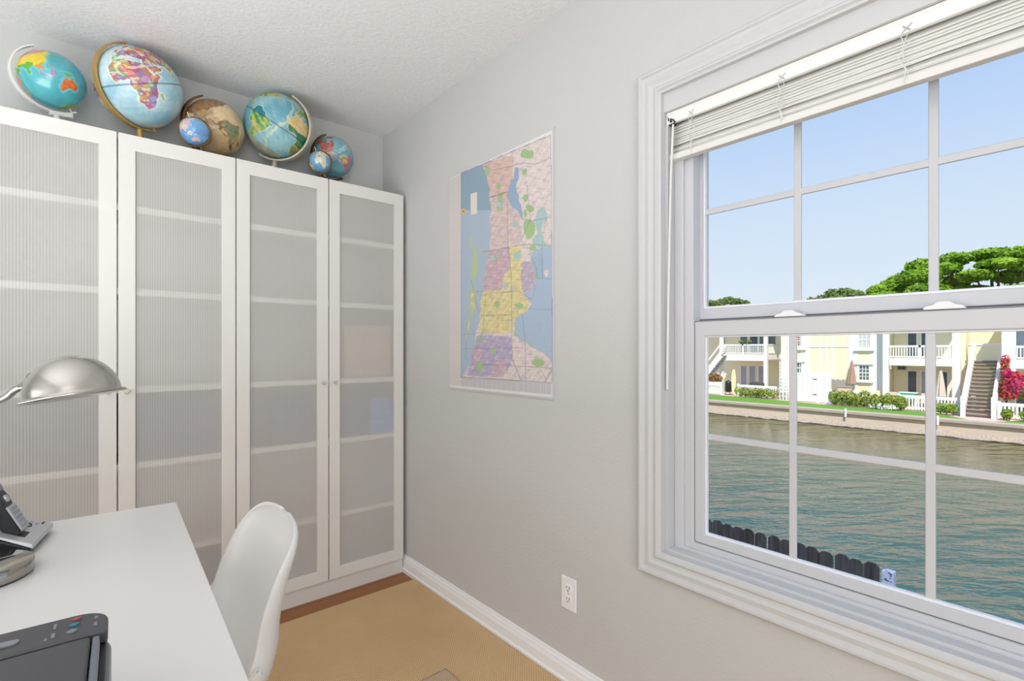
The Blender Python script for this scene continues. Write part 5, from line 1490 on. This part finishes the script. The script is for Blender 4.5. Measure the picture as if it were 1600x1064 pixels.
def lounge(label, D, px, m, face=1):
    y = YD(px, D); c = thing('patio_chair', (D, y, GZ), label, 'chair', 'patio chairs on the far bank')
    MB().box(D - .32, D + .30, y - .34, y + .34, GZ + .36, GZ + .50).build('seat', m, c, bevel=.03)
    MB().hexa([(D + .20, y - .34, GZ + .50), (D + .30, y - .34, GZ + .50), (D + .30, y + .34, GZ + .50), (D + .20, y + .34, GZ + .50)], [(D + .36, y - .32, GZ + 1.12), (D + .46, y - .32, GZ + 1.12), (D + .46, y + .32, GZ + 1.12), (D + .36, y + .32, GZ + 1.12)]).build('backrest', m, c, bevel=.02)
    for sx in (-.28, .26):
        for sy in (-.31, .31): MB().box(D + sx - .025, D + sx + .025, y + sy - .025, y + sy + .025, GZ, GZ + .36).build('leg', M['greywood'], c)
    for sy in (-.36, .36): MB().box(D - .32, D + .34, y + sy - .025, y + sy + .025, GZ + .66, GZ + .71).build('armrest', M['greywood'], c)
cy_ = mat('pale_yellow_cushion', rgb(238, 224, 170), .9, var=.04); cbe = mat('beige_sling', rgb(206, 190, 166), .9, var=.04)
lounge('patio chair with pale yellow cushion left of the lower yellow-building window', 42.9, 1344, cy_)
lounge('patio chair with pale yellow cushion right of another yellow-cushioned chair', 42.9, 1364, cy_)
lounge('beige sling patio chair at the left post of the long balcony', 42.45, 1391, cbe)
lounge('beige sling patio chair in front of the green table, right of it', 42.6, 1447, cbe)
gr = thing('barbecue_grill', (44.0, YD(1182, 44), GZ), 'covered dark barbecue grill before the curtained doors', 'grill'); y = YD(1182, 44)
MB().box(43.8, 44.3, y - .35, y + .35, GZ + .1, GZ + .85).build('cart', M['greywood'], gr)
MB().prism([(y - .55, GZ + .851), (y + .55, GZ + .851), (y + .55, GZ + 1.15), (y + .42, GZ + 1.32), (y - .42, GZ + 1.32), (y - .55, GZ + 1.15)], 'x', 43.75, 44.35).build('grill_hood', mat('grill_cover', rgb(84, 82, 78), .7, var=.1), gr, bevel=.05)
for sy in (-.3, .3): MB().lathe([(0, 0), (.1, 0), (.1, .05), (0, .05)], 14, (43.77, y + sy, GZ + .1), Matrix(((0, 0, 1), (0, 1, 0), (-1, 0, 0)))).build('wheel', M['black'], gr)
sm = thing('smoker', (44.2, YD(1138, 44.2), GZ), 'black upright smoker under the left balcony', 'grill'); y = YD(1138, 44.2)
MB().lathe([(.22, .25), (.26, .3), (.26, 1.05), (.22, 1.2), (.08, 1.3), (0, 1.32)], 20, (44.2, y, GZ)).build('smoker_drum', M['black'], sm, smooth=True)
for a in (0, 2.1, 4.2): MB().tube([(44.2 + .2 * math.cos(a), y + .2 * math.sin(a), GZ + .3), (44.2 + .28 * math.cos(a), y + .28 * math.sin(a), GZ)], .02, 6).build('leg', M['black'], sm)
sb = thing('paddle_board', (44.0, YD(1146, 44.0), GZ), 'cream paddle board standing upright under the left balcony', 'board'); y = YD(1146, 44.0)
MB().prism([(y + .20 * math.sin(t) * (1 - .15 * math.cos(t)), GZ + 1.18 - 1.15 * math.cos(t)) for t in np.linspace(0, 2 * PI, 30, endpoint=False)], 'x', 44.0, 44.08).build('board_deck', mat('cream_board', rgb(246, 234, 178), .5, var=.03), sb, bevel=.02)
MB().prism([(y - .02, GZ + .2), (y + .02, GZ + .2), (y + .02, GZ + .45)], 'x', 44.081, 44.2).build('fin', M['greywood'], sb)
pl_ = thing('planter', (43.9, YD(1116, 43.9), GZ), 'planter box with rust-coloured plants at the left edge of the far view', 'planter'); y = YD(1116, 43.9)
MB().box(43.7, 44.2, y - .8, y + .8, GZ, GZ + 1.15).build('box', M['xwhite'], pl_)
MB().leaves([((43.95, y, GZ + 1.45), (.35, .75, .42))], 700, .1, 41).build('foliage', leaf_mat('rust_leaves', rgb(150, 96, 60), rgb(176, 150, 90), .2, 2.5), pl_)
for px_, lab in ((1158, 'left'), (1170, 'right')):
    y = YD(px_, DL); t = thing('flower_pot', (DL + .04, y, zrl), 'small dark potted plant on the left balcony railing, the %s one' % lab, 'potted plant', 'pots on the left balcony railing')
    MB().lathe([(.07, 0), (.11, .18), (0, .18)], 12, (DL + .04, y, zrl + .001)).build('pot', M['dkdoor'], t)
    MB().leaves([((DL + .04, y, zrl + .25), (.2, .25, .12))], 90, .07, 50 + px_).build('foliage', lf_shrub, t)

# ================= dark board fence in the near yard
nf = thing('yard_fence', (6.3, 2.4, -3.0), 'dark weathered dog-eared board fence below the window', 'fence')
FXp = 6.30; zt = -1.052; g = random.Random(12)
y = 1.47; k = 0; zgr = -3.0
tops = []
while y < 7.6:
    w_ = .138 + g.uniform(-.006, .004); t_ = zt + g.uniform(-.018, .014) ; e = .035
    a_, b_ = y, y + w_
    sk = g.uniform(-.012, .012)
    poly = [(a_, zgr), (b_, zgr), (b_ + sk, t_ - e), (b_ - e + sk, t_), (a_ + e + sk, t_), (a_ + sk, t_ - e)]
    MB().prism(poly, 'x', FXp + g.uniform(0, .006), FXp + .02).build('board', M['fence'], nf)
    y += w_ + (.004 if g.random() < .7 else .012); k += 1
for z_ in (-2.7, -1.5):
    MB().box(FXp + .021, FXp + .06, 1.44, 7.6, z_, z_ + .09).build('rail', M['fence'], nf)
MB().box(FXp + .0, FXp + .10, 1.352, 1.455, -3.0, -1.10).build('end_post', M['peel'], nf, bevel=.004)
# ================================================================== LIGHT, SKY, CAMERA
def area(name, loc, rot, sx, sy, power, col=(1, 1, 1)):
    L = bpy.data.lights.new(name, 'AREA'); L.shape = 'RECTANGLE'; L.size = sx; L.size_y = sy; L.energy = power; L.color = col
    o = bpy.data.objects.new(name, L); COL.objects.link(o); o.location = loc; o.rotation_euler = rot; return o
# added fill lamps standing in for daylight from behind and from the left
area('room_fill_rear', (-.8, RY + .05, 1.35), (R(90), 0, 0), 1.9, 1.9, 48, (.965, .985, 1))
area('room_fill_left', (LX + .05, .6, .8), (R(90), 0, R(-90)), 2.6, 1.2, 13, (.965, .985, 1))
area('ceiling_fill', (-1.0, .7, 1.0), (R(180), 0, 0), 1.5, 2.0, 44, (.965, .985, 1))  # added upward fill that brightens the ceiling, not a lamp of the room

sun = bpy.data.lights.new('sun', 'SUN'); sun.energy = 5.2; sun.angle = R(.6); sun.color = (1, .965, .89)
so = bpy.data.objects.new('sun', sun); COL.objects.link(so)
so.rotation_euler = Vector((.50, .36, -.84)).to_track_quat('-Z', 'Y').to_euler()

wd_ = bpy.data.worlds.new('sky'); SC.world = wd_; wd_.use_nodes = True
nt = wd_.node_tree; bgd = nt.nodes['Background']
tc = nt.nodes.new('ShaderNodeTexCoord'); sp = nt.nodes.new('ShaderNodeSeparateXYZ'); nt.links.new(tc.outputs['Generated'], sp.inputs[0])
cr = nt.nodes.new('ShaderNodeValToRGB'); nt.links.new(sp.outputs[2], cr.inputs[0])
E = cr.color_ramp.elements
E[0].position = 0.0; E[0].color = rgb(228, 240, 251)
E[1].position = 1.0; E[1].color = rgb(130, 170, 226)
for p_, c_ in ((.10, (224, 238, 251)), (.22, (212, 231, 252)), (.36, (192, 218, 252)), (.55, (150, 190, 245))):
    e = E.new(p_); e.color = rgb(*c_)
nt.links.new(cr.outputs[0], bgd.inputs[0]); bgd.inputs[1].default_value = 1.0

cam = bpy.data.cameras.new('camera'); co = bpy.data.objects.new('camera', cam); COL.objects.link(co)
cam.sensor_width = 36.0; cam.lens = 36.0 * F / 1600.0
cam.shift_y = (HY - 532.0) / 1600.0
cam.clip_start = .02; cam.clip_end = 500
co.location = (0, 0, CZ); co.rotation_euler = (R(90), 0, -YAW)
SC.camera = co
SC.view_settings.view_transform = 'Standard'
SC.view_settings.look = 'None'
SC.view_settings.exposure = 0.0
SC.cycles.use_denoising = True
SC.cycles.max_bounces = 10; SC.cycles.diffuse_bounces = 6; SC.cycles.glossy_bounces = 4; SC.cycles.transmission_bounces = 8; SC.cycles.transparent_max_bounces = 12
SC.cycles.caustics_reflective = False; SC.cycles.caustics_refractive = True
SC.cycles.sample_clamp_indirect = 8
